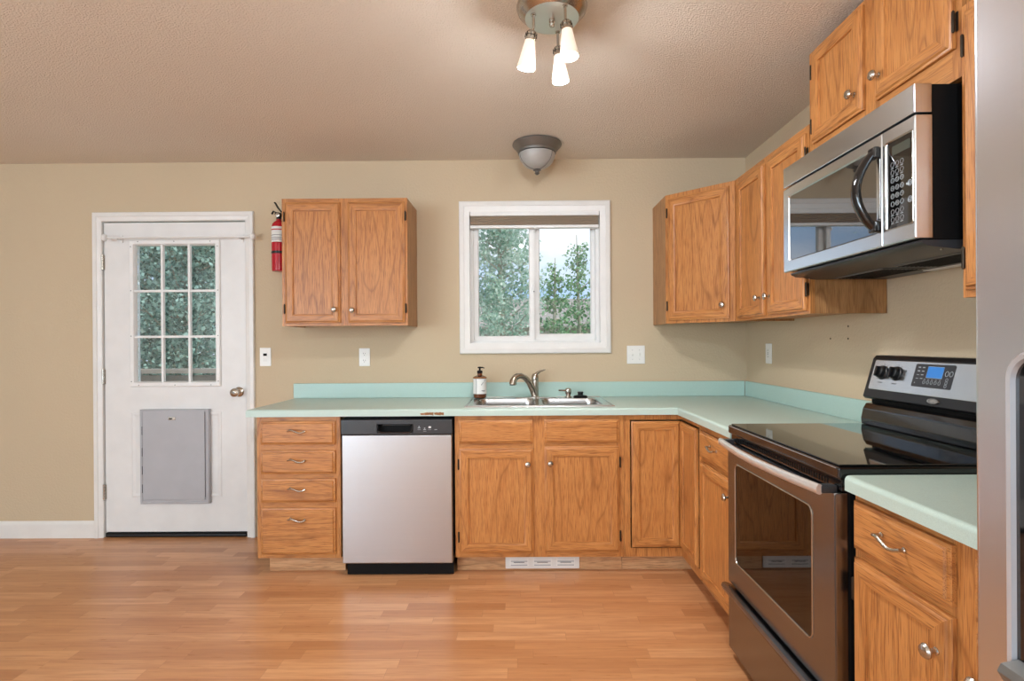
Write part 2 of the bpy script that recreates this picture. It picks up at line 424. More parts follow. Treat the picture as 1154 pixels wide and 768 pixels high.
# embossed lower panel moulding
L0 = [(0, .006), (.004, .0025), (.012, .0015), (.020, .0035), (.026, .006)]
for (i0, y0), (i1, y1) in zip(L0[:-1], L0[1:]):
    px0, px1, pz0, pz1 = -4.062, -3.462, .262, .826
    A = [(px0+i0, y0, pz0+i0), (px1-i0, y0, pz0+i0), (px1-i0, y0, pz1-i0), (px0+i0, y0, pz1-i0)]
    B = [(px0+i1, y1, pz0+i1), (px1-i1, y1, pz0+i1), (px1-i1, y1, pz1-i1), (px0+i1, y1, pz1-i1)]
    for k in range(4): mb.face([A[k], A[(k+1) % 4], B[(k+1) % 4], B[k]], DOORW)
slab = mb.build('slab', door)
fx0, fx1, fz0, fz1 = -4.060, -3.462, .995, 1.964
mb = MB().rings(fx0, fx1, fz0, fz1, [(0, .006), (0, -.004), (.005, -.009), (.026, -.009), (.032, .0), (.034, .020)], VINYL, VINYL, hole=True)
for i in (1, 2):
    x = gx0+(gx1-gx0)*i/3; mb.box(x-.008, x+.008, -.004, .020, gz0-.004, gz1+.004, VINYL, .003)
    z = gz0+(gz1-gz0)*i/3; mb.box(gx0-.004, gx1+.004, -.003, .019, z-.008, z+.008, VINYL, .003)
for x in (fx0+.012, fx1-.012):
    for z in (1.03, 1.33, 1.63, 1.92): mb.lathe([(.003, 0), (.003, .0015), (0, .002)], DARKP, (x, -.009, z), '-y', 8)
for x in (fx0+.06, (fx0+fx1)/2, fx1-.06):
    for z in (fz0+.011, fz1-.011): mb.lathe([(.003, 0), (.003, .0015), (0, .002)], DARKP, (x, -.009, z), '-y', 8)
mb.build('window_grille', door)
MB().box(gx0+.001, gx1-.001, .024, .028, gz0+.001, gz1-.001, PANE).build('window_pane', door)
# pet door panel
pd = MB().rings(-3.987, -3.532, .226, .846, [(0, .005), (0, -.020), (.003, -.024), (.016, -.024), (.018, -.021)], GREY, GREY).build('pet_door', door)
MB().rings(-3.966, -3.556, .256, .838, [(0, -.0215), (0, -.026), (.002, -.028)], GREY, GREY).build('cover_panel', pd)
MB().box(-3.793, -3.745, -.034, -.0285, .778, .797, NICKEL, .002).box(-3.785, -3.766, -.036, -.0342, .783, .792, BLACKM).build('latch', pd)
mb = MB()
for z in (.30, .42, .54, .68): mb.box(-3.9715, -3.9685, -.0265, -.0245, z, z+.055, INK)
mb.box(-3.556, -3.5545, -.0265, -.0245, .27, .83, INK)
mb.build('panel_seam', pd)
# knob
kn = MB().lathe([(.033, 0), (.033, .004), (.027, .010), (.013, .014), (.012, .030), (.022, .038), (.029, .052), (.027, .064), (.016, .070), (0, .071)], NICKEL, (-3.345, .006, .957), '-y', 28).build('door_knob', door)
MB().lathe([(.007, .0), (.007, .002), (0, .0025)], GALV, (-3.345, -.0652, .957), '-y', 12).build('keyhole', kn)
MB().box(-3.2915, -3.288, -.001, .012, .93, .99, NICKEL).build('strike_plate', door)
for z in (1.819, 1.062, .30):
    mb = MB()
    for k in range(5): mb.lathe([(.0065, 0), (.0075, .001), (.0075, .0185), (.0065, .0195)], NICKEL, (-4.2375, -.006, z-.05+k*.0205), 'z', 12)
    mb.box(-4.2385, -4.229, .000, .0055, z-.048, z+.048, NICKEL); mb.build('hinge', door)
MB().box(sx0+.002, sx1-.002, -.004, .05, .002, .030, BLACKM, .004).box(sx0+.01, sx1-.01, -.007, -.0045, .012, .02, DARKP).build('bottom_seal', door)
rod = MB().tube([(-4.165, -.055, 1.972), (-3.235, -.055, 1.972)], .0055, VINYL, 10).build('curtain_rod', door)
for x, s in ((-4.165, -1), (-3.235, 1)):
    MB().lathe([(.005, -.016), (.017, -.012), (.024, 0), (.017, .012), (.005, .016)], VINYL, (x+s*.018, -.055, 1.972), (Vector((0,1,0)), Vector((0,0,1)), Vector((s,0,0))), 20).build('finial', rod)
for x in (-4.118, -3.318):
    MB().box(x-.004, x+.004, -.053, .005, 1.963, 1.969, VINYL).box(x-.01, x+.01, .0, .006, 1.945, 1.998, VINYL, .002).tube([(x-.015, -.055, 1.978), (x-.012, -.055, 1.962), (x+.012, -.055, 1.962), (x+.015, -.055, 1.978)], .003, VINYL, 6).build('rod_bracket', rod)

# ------------------------------------------------------------------ kitchen window
win = bpy.data.objects.new('window_1', None); COL.objects.link(win); struct(win)
MB().rings(-1.881, -.890, 1.199, 2.199, [(0, -.0), (0, -.017), (.006, -.022), (.030, -.022), (.036, -.016), (.058, -.012), (.068, -.009), (.068, 0)], WHITE, WHITE, hole=True).build('casing', win)
MB().rings(WX0, WX1, WZ0, WZ1, [(0, T), (0, .0), (.014, -.004), (.014, T)], WHITE, WHITE, hole=True).build('jamb', win)
ix0, ix1, iz0, iz1 = WX0+.015, WX1-.015, WZ0+.015, WZ1-.015
MB().rings(ix0, ix1, iz0, iz1, [(0, .11), (0, .045), (.022, .045), (.024, .055), (.026, .11)], VINYL, VINYL, hole=True).build('window_frame', win)
def sash(x0, x1, yf, w, cat):
    o = MB().rings(x0, x1, iz0+.024, iz1-.024, [(0, yf+.03), (0, yf), (w-.006, yf), (w, yf+.008), (w, yf+.03)], VINYL, VINYL, hole=True).build(cat, win)
    MB().box(x0+w-.004, x1-w+.004, yf+.016, yf+.020, iz0+.024+w-.004, iz1-.024-w+.004, PANE).build('pane', o); return o
sash(ix0+.022, -1.389, .056, .034, 'sash')
sash(-1.398, ix1-.003, .088, .047, 'fixed_sash')
MB().box(-1.398, -1.384, .040, .0558, 1.60, 1.66, VINYL, .003).lathe([(.004, 0), (.004, .004), (0, .006)], DARKP, (-1.391, .040, 1.61), '-y', 8).build('sash_lock', win)
MB().box(-1.393, -1.377, .050, .0560, iz0+.010, iz0+.018, BLACKM).build('weep_stop', win)
bl = MB().box(ix0+.004, ix1-.004, -.004, .038, iz1-.030, iz1-.001, VINYL, .003).build('blind_headrail', win)
mb = MB()
for k in range(5):
    z = iz1-.032-k*.0115; mb.prism([(0, z), (.012, z-.0056), (.028, z-.0056), (.038, z), (.028, z-.001), (.012, z-.001)], ix0+.008, ix1-.008, TAUPE, 'x')
    mb.prism([(0.002, z-.0112), (.012, z-.0056), (.028, z-.0056), (.036, z-.0112)], ix0+.008, ix1-.008, TAUPE, 'x')
mb.build('cellular_shade', bl)
MB().box(ix0+.006, ix1-.006, -.002, .037, iz1-.110, iz1-.0905, VINYL, .004).build('bottom_rail', bl)
MB().tube([(-1.385, -.006, iz1-.09), (-1.385, -.008, iz1-.13)], .002, VINYL, 6).lathe([(.004, 0), (.006, .008), (.003, .016)], VINYL, (-1.385, -.008, iz1-.128), (Vector((1,0,0)), Vector((0,1,0)), Vector((0,0,-1))), 8).build('pull_cord', bl)

# unseen openings added to let daylight in: simple framed windows
def added_window(name, x0, x1, z0, z1, y):
    w = bpy.data.objects.new(name, None); COL.objects.link(w); struct(w)
    MB().cells([x0-.07, x0+.04, (x0+x1)/2-.04, (x0+x1)/2+.04, x1-.04, x1+.07], [z0-.07, z0+.05, z1-.05, min(z1+.05, H-.002)],
        lambda u, v: not ((x0+.04 < u < (x0+x1)/2-.04 or (x0+x1)/2+.04 < u < x1-.04) and z0+.05 < v < z1-.05), y+.001, y+.025, WHITE).build('window_frame', w)
for i, (a, b, c, d) in enumerate(RW): added_window('window_%d' % (i+2), a, b, c, d, YB)
w = bpy.data.objects.new('window_4', None); COL.objects.link(w); struct(w)
MB().cells([LW[0]-.07, LW[0]+.04, -6.09, -6.01, LW[1]-.04, LW[1]+.07], [LW[2]-.07, LW[2]+.05, LW[3]-.05, LW[3]+.07],
    lambda u, v: not ((LW[0]+.04 < u < -6.09 or -6.01 < u < LW[1]-.04) and LW[2]+.05 < v < LW[3]-.05), XL+.001, XL+.025, WHITE, 'x').build('window_frame', w)

w = bpy.data.objects.new('added_door_2', None); COL.objects.link(w); struct(w)  # unseen patio door, added as one more opening for light
MB().cells([PD[0]-.07, PD[0]+.05, -5.24, -5.16, PD[1]-.05, PD[1]+.07], [PD[2]-.07, PD[2]+.06, PD[3]-.06, PD[3]+.07],
    lambda u, v: not ((PD[0]+.05 < u < -5.24 or -5.16 < u < PD[1]-.05) and PD[2]+.06 < v < PD[3]-.06), -.025, -.001, WHITE, 'x').build('added_patio_door_frame', w)

# ------------------------------------------------------------------ cabinet parts
def knob(par, x, z, y=-.019):
    return MB().lathe([(.008, 0), (.008, .002), (.0055, .004), (.005, .012), (.010, .016), (.0155, .020), (.0160, .024), (.0125, .029), (.006, .031), (0, .0315)],
        NICKEL, (x, y, z), '-y', 24).build('knob', par)
def pull(par, x, z, y=-.020):
    mb = MB(); pts = []
    for k in range(17):
        t = k/16; a = (t-.5)*.092
        pts.append((x+a, y-.026+.010*abs(2*t-1)**3, z+.0072*math.sin(-(t-.5)*2*PI*.95)))
    mb.tube(pts, [.0052-.001*abs(2*k/16-1) for k in range(17)], NICKEL, 10)
    for s in (-1, 1):
        mb.lathe([(.0065, 0), (.0065, .002), (.0042, .004), (.0042, .019)], NICKEL, (x+s*.038, y, z-s*.004), '-y', 12)
    return mb.build('handle', par)
def hinge(par, x, z, side, y=-.010):
    # wrap hinge: leaf on the face frame and a knuckle beside the door edge
    mb = MB().box(x+side*.0015, x+side*.0105, y+.0075, y+.0095, z-.026, z+.026, BRONZE, .0015)
    mb.lathe([(.0015, -.030), (.0042, -.026), (.0042, .026), (.0015, .030)], BRONZE, (x+side*.0052, y-.001, z), 'z', 10)
    return mb.build('hinge', par)
def door_panel(par, x0, x1, z0, z1, yf=-.611, rotz=0.0, org=None, kn=None, hs=None, name='door', hz=.085, fr=.055):
    w, h = x1-x0, z1-z0
    F = fr
    rg = [(0, -.0), (0, -.009), (.002, -.011), (.007, -.0125), (.010, -.017), (.014, -.019), (F-.014, -.019), (F-.010, -.0165), (F-.005, -.0150), (F-.0035, -.0085), (F, -.008)]
    o = MB().rings(0, w, 0, h, rg, OAKH, OAKV, OAKV).build(name, par, org if org else (x0, yf, z0), rotz)
    if kn:
        kx = .030 if kn[0] == 'l' else w-.030
        kz = kn[1] if len(kn) > 1 else h-.09
        knob(o, kx, kz)
    if hs:
        for z in (hz, h-hz): hinge(o, 0 if hs == 'l' else w, z, -1 if hs == 'l' else 1)
    return o
def drawer_front(par, x0, x1, z0, z1, yf=-.611, handle=True, name='drawer'):
    w, h = x1-x0, z1-z0
    rg = [(0, 0), (0, -.010), (.003, -.012), (.009, -.0135), (.012, -.018), (.014, -.019)]
    o = MB().rings(0, w, 0, h, rg, OAKH, OAKH, OAKH).build(name, par, (x0, yf, z0))
    if handle is True: pull(o, w/2, h-.052 if h < .2 else h-.058)
    return o

def base_box(par, w, d=.61, z0=.10, z1=.873, openings=(), kick=True, kx=(0, 0), left=True, right=True):
    # open-topped box of panels, a face frame with openings, and the recessed toe kick
    mb = MB(); y = -d+.02
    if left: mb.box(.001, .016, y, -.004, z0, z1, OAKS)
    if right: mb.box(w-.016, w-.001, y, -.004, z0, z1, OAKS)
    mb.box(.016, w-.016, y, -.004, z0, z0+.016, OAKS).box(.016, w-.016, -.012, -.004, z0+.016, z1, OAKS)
    mb.build('carcass', par)
    xs = sorted({.0005, w-.0005} | {round(v, 4) for o in openings for v in o[:2]}); zs = sorted({z0, z1} | {round(v, 4) for o in openings for v in o[2:]})
    MB().cells(xs, zs, lambda u, v: not any(o[0] < u < o[1] and o[2] < v < o[3] for o in openings), -d, y, lambda u, v: OAKH if any(o[0] < u < o[1] for o in openings) else OAKV).build('face_frame', par)
    if kick:
        MB().box(kx[0]+.001, w-kx[1]-.001, -d+.075, -d+.087, 0, z0, KICKM).build('toe_kick', par)
def inset(l, e=.012): return [(a+e, b-e, c+e, d-e) for a, b, c, d in l]

# ------------------------------------------------------------------ base cabinets, back run
G = 'oak base cabinets'
c = thing('base_cabinet', 'narrow oak base cabinet of four stacked drawers beside the white door', 'cabinet', (-2.928, 0, 0))
dr = [(.025, .431, .722, .849), (.025, .431, .562, .690), (.025, .431, .407, .535), (.025, .431, .123, .376)]
base_box(c, .457, openings=inset(dr), kx=(.03, 0))
for q in dr: drawer_front(c, *q)

c = thing('base_cabinet', 'oak sink base cabinet with two doors below the kitchen window', 'cabinet', (-1.846, 0, 0))
fr = [(.025, .425, .723, .848), (.489, .892, .724, .850)]; ds = [(.025, .427, .128, .694), (.489, .893, .132, .702)]
base_box(c, .920, openings=inset(fr+ds))
for q in fr: drawer_front(c, *q, handle=False, name='false_drawer_front')
door_panel(c, *ds[0], kn=('r', .566-.082), hs='l'); door_panel(c, *ds[1], kn=('l', .570-.086), hs='r')

# corner cabinet with a bi-fold door
c = thing('corner_base_cabinet', 'oak corner base cabinet with a folding two-leaf door', 'cabinet', (0, 0, 0))
cz0, cz1 = .10, .873
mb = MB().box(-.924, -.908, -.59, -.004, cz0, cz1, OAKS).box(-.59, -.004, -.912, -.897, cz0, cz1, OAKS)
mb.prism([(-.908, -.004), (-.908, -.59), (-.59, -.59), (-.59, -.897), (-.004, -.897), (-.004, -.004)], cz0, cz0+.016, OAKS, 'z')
mb.build('carcass', c)
mb = MB().cells([-.925, -.892, -.604], [cz0, .147, .845, cz1], lambda u, v: not (u > -.892 and .147 < v < .845), -.61, -.592, OAKV)
mb.cells([-.913, -.893, -.592], [cz0, .147, .845, cz1], lambda u, v: not (u > -.893 and .147 < v < .845), -.61, -.5925, OAKV, 'x')
mb.build('face_frame', c)
MB().box(-.925, -.53, -.535, -.523, 0, cz0, KICKM).box(-.535, -.523, -.914, -.5355, 0, cz0, KICKM).build('toe_kick', c)
door_panel(c, -.886, -.6225, .155, .838, yf=-.611, name='door_leaf', fr=.050)
door_panel(c, 0, .2640, .155, .838, rotz=-PI/2, org=(-.611, -.6225, .155), name='door_leaf', fr=.050)

# right run, turned to face the room: local x runs along the wall towards the camera
RZ = -PI/2
c = thing('base_cabinet', 'narrow oak base cabinet with one drawer and one door left of the oven', 'cabinet', (0, -.916, 0), RZ)
q1, q2 = (.014, .428, .712, .838), (.014, .428, .122, .690)
base_box(c, .448, openings=inset([q1, q2]), d=.607)
drawer_front(c, *q1, yf=-.608); door_panel(c, *q2, yf=-.608, kn=('r', .568-.068))
c = thing('base_cabinet', 'wide oak base cabinet with drawers over doors, between oven and refrigerator', 'cabinet', (0, -2.128, 0), RZ)
qd = [(.012, .330, .727, .851), (.386, .722, .727, .851)]; qq = [(.012, .330, .123, .703), (.386, .722, .123, .703)]
base_box(c, .754, openings=inset(qd+qq))
for q in qd: drawer_front(c, *q)
door_panel(c, *qq[0], kn=('r', .580-.082), hs='l'); door_panel(c, *qq[1], kn=('l', .580-.082), hs='r')

# ------------------------------------------------------------------ wall cabinets
def wall_box(par, w, z0, z1, openings, d=.305):
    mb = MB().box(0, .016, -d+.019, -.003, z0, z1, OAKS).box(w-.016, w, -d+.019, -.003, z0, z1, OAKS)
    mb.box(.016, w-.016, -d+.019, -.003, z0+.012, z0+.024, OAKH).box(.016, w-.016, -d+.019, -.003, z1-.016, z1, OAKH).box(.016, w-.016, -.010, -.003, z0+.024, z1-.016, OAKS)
    mb.build('carcass', par)
    xs = sorted({0, w} | {round(v, 4) for o in openings for v in o[:2]}); zs = sorted({z0, z1} | {round(v, 4) for o in openings for v in o[2:]})
    MB().cells(xs, zs, lambda u, v: not any(o[0] < u < o[1] and o[2] < v < o[3] for o in openings), -d, -d+.019, lambda u, v: OAKH if any(o[0] < u < o[1] for o in openings) else OAKV).build('face_frame', par)
U0, U1 = 1.378, 2.145
c = thing('wall_cabinet', 'oak wall cabinet hung alone between the door and the window', 'cabinet', (-2.915, 0, U0))
q = [(.022, .352, .018, .742), (.400, .740, .018, .742)]
wall_box(c, .755, 0, U1-U0, inset(q), .310)
door_panel(c, *q[0], yf=-.311, kn=('r', .080), hs='l'); door_panel(c, *q[1], yf=-.311, kn=('l', .075), hs='r')

c = thing('corner_wall_cabinet', 'oak diagonal corner wall cabinet above the counter corner', 'cabinet', (0, 0, U0))
h = U1-U0; A, B = Vector((-.610, -.308)), Vector((-.312, -.606))
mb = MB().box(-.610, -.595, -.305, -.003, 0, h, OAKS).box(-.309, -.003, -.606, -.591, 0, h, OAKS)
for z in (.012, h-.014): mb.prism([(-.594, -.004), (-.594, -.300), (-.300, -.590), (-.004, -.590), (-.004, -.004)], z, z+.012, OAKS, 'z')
mb.build('carcass', c)
L = (B-A).length
MB().cells([0, .034, L-.040, L], [0, .030, h-.030, h], lambda u, v: not (.034 < u < L-.04 and .03 < v < h-.03), -.001, .018, OAKV).build('face_frame', c, (A.x, A.y, 0), -PI/4)
dirv = (B-A).normalized(); nrm = Vector((-1, -1)).normalized()
p = A + dirv*.020 + nrm*.002
door_panel(c, 0, L-.020-.030, 0, h-.018-.025, rotz=-PI/4, org=(p.x, p.y, .018), kn=('r', .075), hs='l')

c = thing('wall_cabinet', 'oak two-door wall cabinet on the right wall, left of the microwave', 'cabinet', (0, -.608, U0), RZ)
q = [(.048, .365, .014, .735), (.404, .736, .014, .735)]
wall_box(c, .751, 0, U1-U0, inset(q), .312)
door_panel(c, *q[0], yf=-.313, kn=('r', .085)); door_panel(c, *q[1], yf=-.313, kn=('l', .085), hs='r')

c = thing('wall_cabinet', 'short oak wall cabinet mounted high above the microwave', 'cabinet', (0, -1.368, 1.966), RZ)
q = [(.036, .350, .082, .438), (.416, .728, .082, .438)]
wall_box(c, .748, 0, .455, inset(q), .314)
door_panel(c, *q[0], yf=-.315, kn=('r', .066), hs='l', hz=.07); door_panel(c, *q[1], yf=-.315, kn=('l', .070), hs='r', hz=.07)

c = thing('wall_cabinet', 'oak wall cabinet mostly hidden behind the refrigerator, right of the microwave', 'cabinet', (0, -2.120, U0), RZ)
q = [(.020, .352, .018, .742), (.402, .738, .018, .742)]
wall_box(c, .760, 0, U1-U0, inset(q), .318)
door_panel(c, *q[0], yf=-.319, kn=('r', .08), hs='l'); door_panel(c, *q[1], yf=-.319, kn=('l', .08), hs='r')

# ------------------------------------------------------------------ worktops
CB, CT = .8745, .914
SKX0, SKX1, SKY0, SKY1 = -1.772, -.992, -.560, -.095      # cut-out under the sink rim
ct = thing('countertop', 'L-shaped mint green laminate countertop with a sink in it', 'countertop', (0, 0, CB))
def round_front(bm, test, off=.012, seg=4):
    es = [e for e in bm.edges if len(e.link_faces) == 2 and e.calc_face_angle(0) > 1 and test((e.verts[0].co+e.verts[1].co)/2, e)]
    bmesh.ops.bevel(bm, geom=es, offset=off, segments=seg, affect='EDGES', profile=.5)
mb = MB().cells([-2.976, SKX0, SKX1, -.641, -.002], [-1.364, -.636, SKY0, SKY1, -.002],
    lambda x, y: (y > -.636 or x > -.641) and not (SKX0 < x < SKX1 and SKY0 < y < SKY1), 0, CT-CB, COUNT, 'z')
bmesh.ops.recalc_face_normals(mb.bm, faces=mb.bm.faces)
def front(c, e):
    horiz = abs(e.verts[0].co.z - e.verts[1].co.z) < 1e-4
    onf = (abs(c.y+.636) < 1e-3 and c.x < -.64) or (abs(c.x+.641) < 1e-3 and c.y < -.63) or abs(c.x+2.976) < 1e-3
    return horiz and onf and c.z > .02
round_front(mb.bm, front, .013)
slabo = mb.build('slab', ct)
MB().box(-2.974, -.022, -.021, -.002, CT-CB+.0005, 1.011-CB, SPLASH, .003).box(-.021, -.002, -1.364, -.0212, CT-CB+.0005, 1.011-CB, SPLASH, .003).build('backsplash', ct)
mb = MB()
rr = random.Random(3)
for k in range(7):
    x = -2.026+k*.0175+rr.uniform(-.003, .003)
    pts = [(x+rr.uniform(0, .004), .005+rr.uniform(0, .005)), (x+.017+rr.uniform(0, .006), .003+rr.uniform(0, .006)), (x+.019, .017+rr.uniform(0, .005)), (x-.002, .016+rr.uniform(0, .005))]
    mb.prism(pts, -.6364, -.6350, CHIP)
for x in (): mb.prism([(x, .0005), (x+.01, .0005), (x+.008, .004), (x+.002, .005)], -.6366, -.635, INK)
mb.build('chipped_edge', ct)
ct = thing('countertop', 'short mint green laminate countertop between oven and refrigerator', 'countertop', (0, 0, CB))
mb = MB().box(-.641, -.002, -2.884, -2.133, 0, CT-CB, COUNT)
bmesh.ops.recalc_face_normals(mb.bm, faces=mb.bm.faces)
round_front(mb.bm, lambda c, e: (abs(c.x+.641) < 1e-3 and abs(e.verts[0].co.z - e.verts[1].co.z) < 1e-4 and c.z > .02), .013)
mb.build('slab', ct)
MB().box(-.021, -.002, -2.884, -2.133, CT-CB+.0005, 1.011-CB, SPLASH, .003).build('backsplash', ct)

# ------------------------------------------------------------------ sink
sk = thing('kitchen_sink', 'double-bowl stainless steel sink set into the countertop', 'sink', (0, 0, CT))
bx = [(-1.745, -1.400), (-1.358, -1.022)]; by = (-.528, -.175)
mb = MB().cells([-1.798, bx[0][0], bx[0][1], bx[1][0], bx[1][1], -.966], [-.588, by[0], by[1], -.070],
    lambda x, y: not (by[0] < y < by[1] and any(a < x < b for a, b in bx)), .0008, .0062, STEELB, 'z')
bmesh.ops.recalc_face_normals(mb.bm, faces=mb.bm.faces)
round_front(mb.bm, lambda c, e: (c.x < -1.797 or c.x > -.967 or c.y < -.587 or c.y > -.071) and c.z > .004 and abs(e.verts[0].co.z-e.verts[1].co.z) < 1e-4, .004, 2)
# raised bead along the rim
mb.tube([(-1.786, -.576, .0062), (-.978, -.576, .0062), (-.978, -.082, .0062), (-1.786, -.082, .0062)], .0028, STEELB, 8, closed=True)
mb.build('rim', sk)
def bowl(x0, x1, y0, y1, depth):
    mb = MB(); Lr = []
    def loop(ins, z, r):
        pts = []; a0, a1, b0, b1 = x0+ins, x1-ins, y0+ins, y1-ins
        for cx, cy, s in ((a1-r, b1-r, 0), (a0+r, b1-r, 1), (a0+r, b0+r, 2), (a1-r, b0+r, 3)):
            for k in range(7):
                a = PI/2*(s+k/6); pts.append((cx+r*math.cos(a), cy+r*math.sin(a), z))
        return [mb.bm.verts.new(p) for p in pts]
    spec = [(-.002, .0068, .05), (.0, .004, .05), (.004, -.002, .05), (.007, -.03, .05), (.012, -depth+.03, .05), (.020, -depth+.008, .045), (.040, -depth, .04)]
    Lr = [loop(*q) for q in spec]; k = mb.mi(STEELB)
    for a, b in zip(Lr[:-1], Lr[1:]):
        n = len(a)
        for i in range(n): mb.bm.faces.new((a[i], a[(i+1) % n], b[(i+1) % n], b[i])).material_index = k
    mb.bm.faces.new(Lr[-1]).material_index = k
    # corner fillers of the rim opening
    for cx, cy, sx, sy, s in ((x1, y1, -1, -1, 0), (x0, y1, 1, -1, 1), (x0, y0, 1, 1, 2), (x1, y0, -1, 1, 3)):
        ctr = (cx+sx*.05, cy+sy*.05)
        arc = [(ctr[0]+.052*math.cos(PI/2*(s+j/6)), ctr[1]+.052*math.sin(PI/2*(s+j/6)), .0064) for j in range(7)]
        mb.face([(cx, cy, .0064)]+arc, STEELB)
    o = mb.build('bowl', sk)
    MB().lathe([(.055, 0), (.052, .004), (.030, .001), (.012, .003), (0, .004)], STEELB, ((x0+x1)/2, (y0+y1)/2, -depth+.0005), 'z', 24).build('drain', o)
for a, b in bx: bowl(a, b, by[0], by[1], .175)

fz = CT+.0065
fa = thing('kitchen_faucet', 'stainless pull-out kitchen faucet with its lever raised to the right', 'faucet', (-1.392, -.122, fz))
MB().lathe([(.030, 0), (.030, .004), (.024, .010), (.0225, .03), (.0225, .09), (.0235, .108), (.022, .112)], NICKEL, n=28).prism(
    [(-.125+.0, -.028), (.125, -.028), (.132, -.012), (.132, .012), (.125, .028), (-.125, .028), (-.132, .012), (-.132, -.012)], .0004, .0045, NICKEL, 'z').build('body', fa)
MB().lathe([(.022, .113), (.023, .125), (.021, .140), (.014, .152), (0, .156)], NICKEL, n=28).tube(
    [(.0, .0, .140), (.012, 0, .154), (.030, -.002, .166), (.050, -.004, .173), (.066, -.006, .178)], [.014, .0125, .0095, .007, .0045], NICKEL, 12, flat=(1.2, .8)).build('lever', fa)
MB().tube([(-.004, -.006, .020), (-.020, -.018, .062), (-.040, -.036, .100), (-.064, -.058, .130), (-.090, -.080, .143), (-.112, -.096, .142)],
    [.0215, .021, .019, .018, .0175, .018], NICKEL, 18).build('spout', fa)
MB().tube([(-.108, -.094, .1425), (-.126, -.105, .134), (-.137, -.112, .116), (-.141, -.114, .092)], [.0190, .0205, .0215, .0225], NICKEL, 18).lathe([(.019, -.001), (.019, .003)], BLACKM, (-.141, -.114, .0895), 'z', 18).build('spray_head', fa)

sd = thing('soap_dispenser', 'small built-in nickel soap pump on the sink ledge', 'soap dispenser', (-1.182, -.118, fz))
MB().lathe([(.021, 0), (.021, .004), (.015, .010), (.014, .016), (.0195, .026), (.021, .040), (.019, .052), (.012, .058), (0, .060)], NICKEL, n=24).build('body', sd)
MB().tube([(0, 0, .044), (-.03, -.008, .044), (-.062, -.016, .046)], [.006, .0055, .005], NICKEL, 10).build('spout', sd)
st = thing('sink_stopper', 'black rubber sink strainer plug lying on the sink ledge', 'sink stopper', (-1.105, -.125, fz))
MB().lathe([(.043, 0), (.045, .005), (.040, .011), (.020, .014)], BLACKM, n=28).build('flange', st)
MB().lathe([(.017, .0145), (.016, .024), (.019, .030), (.018, .036), (0, .037)], BLACK, n=20).build('knob', st)

sb = thing('soap_bottle', 'amber glass soap bottle with white label and black pump', 'bottle', (-1.741, -.150, CT+.0092)); sb.scale = (.92, .92, .92)
MB().lathe([(.036, 0), (.043, .004), (.045, .012), (.045, .140), (.041, .147), (.030, .152), (.018, .156), (.0165, .168)], AMBER, n=36).build('bottle', sb)
mb = MB()
n = 30
for k in range(n):
    a0, a1 = PI*1.01+k*PI*1.25/n, PI*1.01+(k+1)*PI*1.25/n
    q = [(.0457*math.cos(a), .0457*math.sin(a)) for a in (a0, a1)]
    mb.face([(q[0][0], q[0][1], .030), (q[1][0], q[1][1], .030), (q[1][0], q[1][1], .133), (q[0][0], q[0][1], .133)], LABEL)
def onlabel(x, z, R=.0462): return (x, -math.sqrt(max(R*R-x*x, 0)), z)
for x0, x1, z0, z1 in ((-.0225, -.0195, .030, .133), (.014, .036, .052, .055), (.020, .036, .047, .049)):
    for k in range(6):
        a, b = x0+(x1-x0)*k/6, x0+(x1-x0)*(k+1)/6
        mb.face([onlabel(a, z0), onlabel(b, z0), onlabel(b, z1), onlabel(a, z1)], INK)
rr = random.Random(5)
for k in range(9):   # botanical sprig print
    x, z = .012+.003*k, .090+.004*k; dx, dz = rr.uniform(-.006, .006), rr.uniform(-.008, .004)
    mb.face([onlabel(x, z), onlabel(min(x+.004, .044), z+.001), onlabel(min(x+.006+dx*.3, .044), z+.006), onlabel(x+dx*.3, z+.005+dz)], GREY if k % 3 else INK)
mb.build('label', sb)
MB().lathe([(.047, .135), (.047, .141), (.0455, .143)], CHIP, n=36).build('collar_band', sb)
MB().lathe([(.0185, .169), (.0185, .186), (.011, .189), (.006, .190), (.006, .203), (.014, .204), (.015, .212), (.006, .214), (0, .214)], BLACKM, n=20).tube(
    [(0, 0, .208), (.020, -.006, .209), (.032, -.010, .204)], [.005, .0045, .003], BLACKM, 10).build('pump', sb)

# ------------------------------------------------------------------ dishwasher
dw = thing('dishwasher', 'stainless steel dishwasher with black control strip below the counter', 'dishwasher', (-2.4595, 0, 0))
W = .6055
MB().box(.002, W-.002, -.585, -.01, .10, .862, BLACKM).build('tub', dw)
MB().box(.018, W-.003, -.598, -.586, .004, .12, BLACKM, .002).build('kick_plate', dw)
dd = MB().box(.004, W-.004, -.638, -.588, .078, .7745, STEELX, .006, 3).build('door_panel', dw)
# control strip with the recessed grip
gx0, gx1, gz0, gz1 = .196, .393, .786, .834
mb = MB().cells([.003, gx0, gx1, W-.003], [.7765, gz0, gz1, .858], lambda x, z: not (gx0 < x < gx1 and gz0 < z < gz1), -.642, -.588, DARKP)
bmesh.ops.recalc_face_normals(mb.bm, faces=mb.bm.faces)
round_front(mb.bm, lambda c, e: c.y < -.641 and (c.z > .857 or c.z < .777), .004, 3)
cs = mb.build('control_strip', dw)
MB().box(gx0, gx1, -.600, -.589, gz0, gz1, BLACKM).tube([(gx0+.004, -.640, gz1-.006), (gx0+.006, -.640, gz0+.012), (gx0+.018, -.641, gz0+.003), (gx1-.018, -.641, gz0+.003), (gx1-.006, -.640, gz0+.012), (gx1-.004, -.640, gz1-.006)],
    .0045, ENAMEL, 8).box(gx0+.03, gx1-.02, -.640, -.612, gz1-.010, gz1-.002, DARKP, .003).build('grip', cs)
mb = MB()
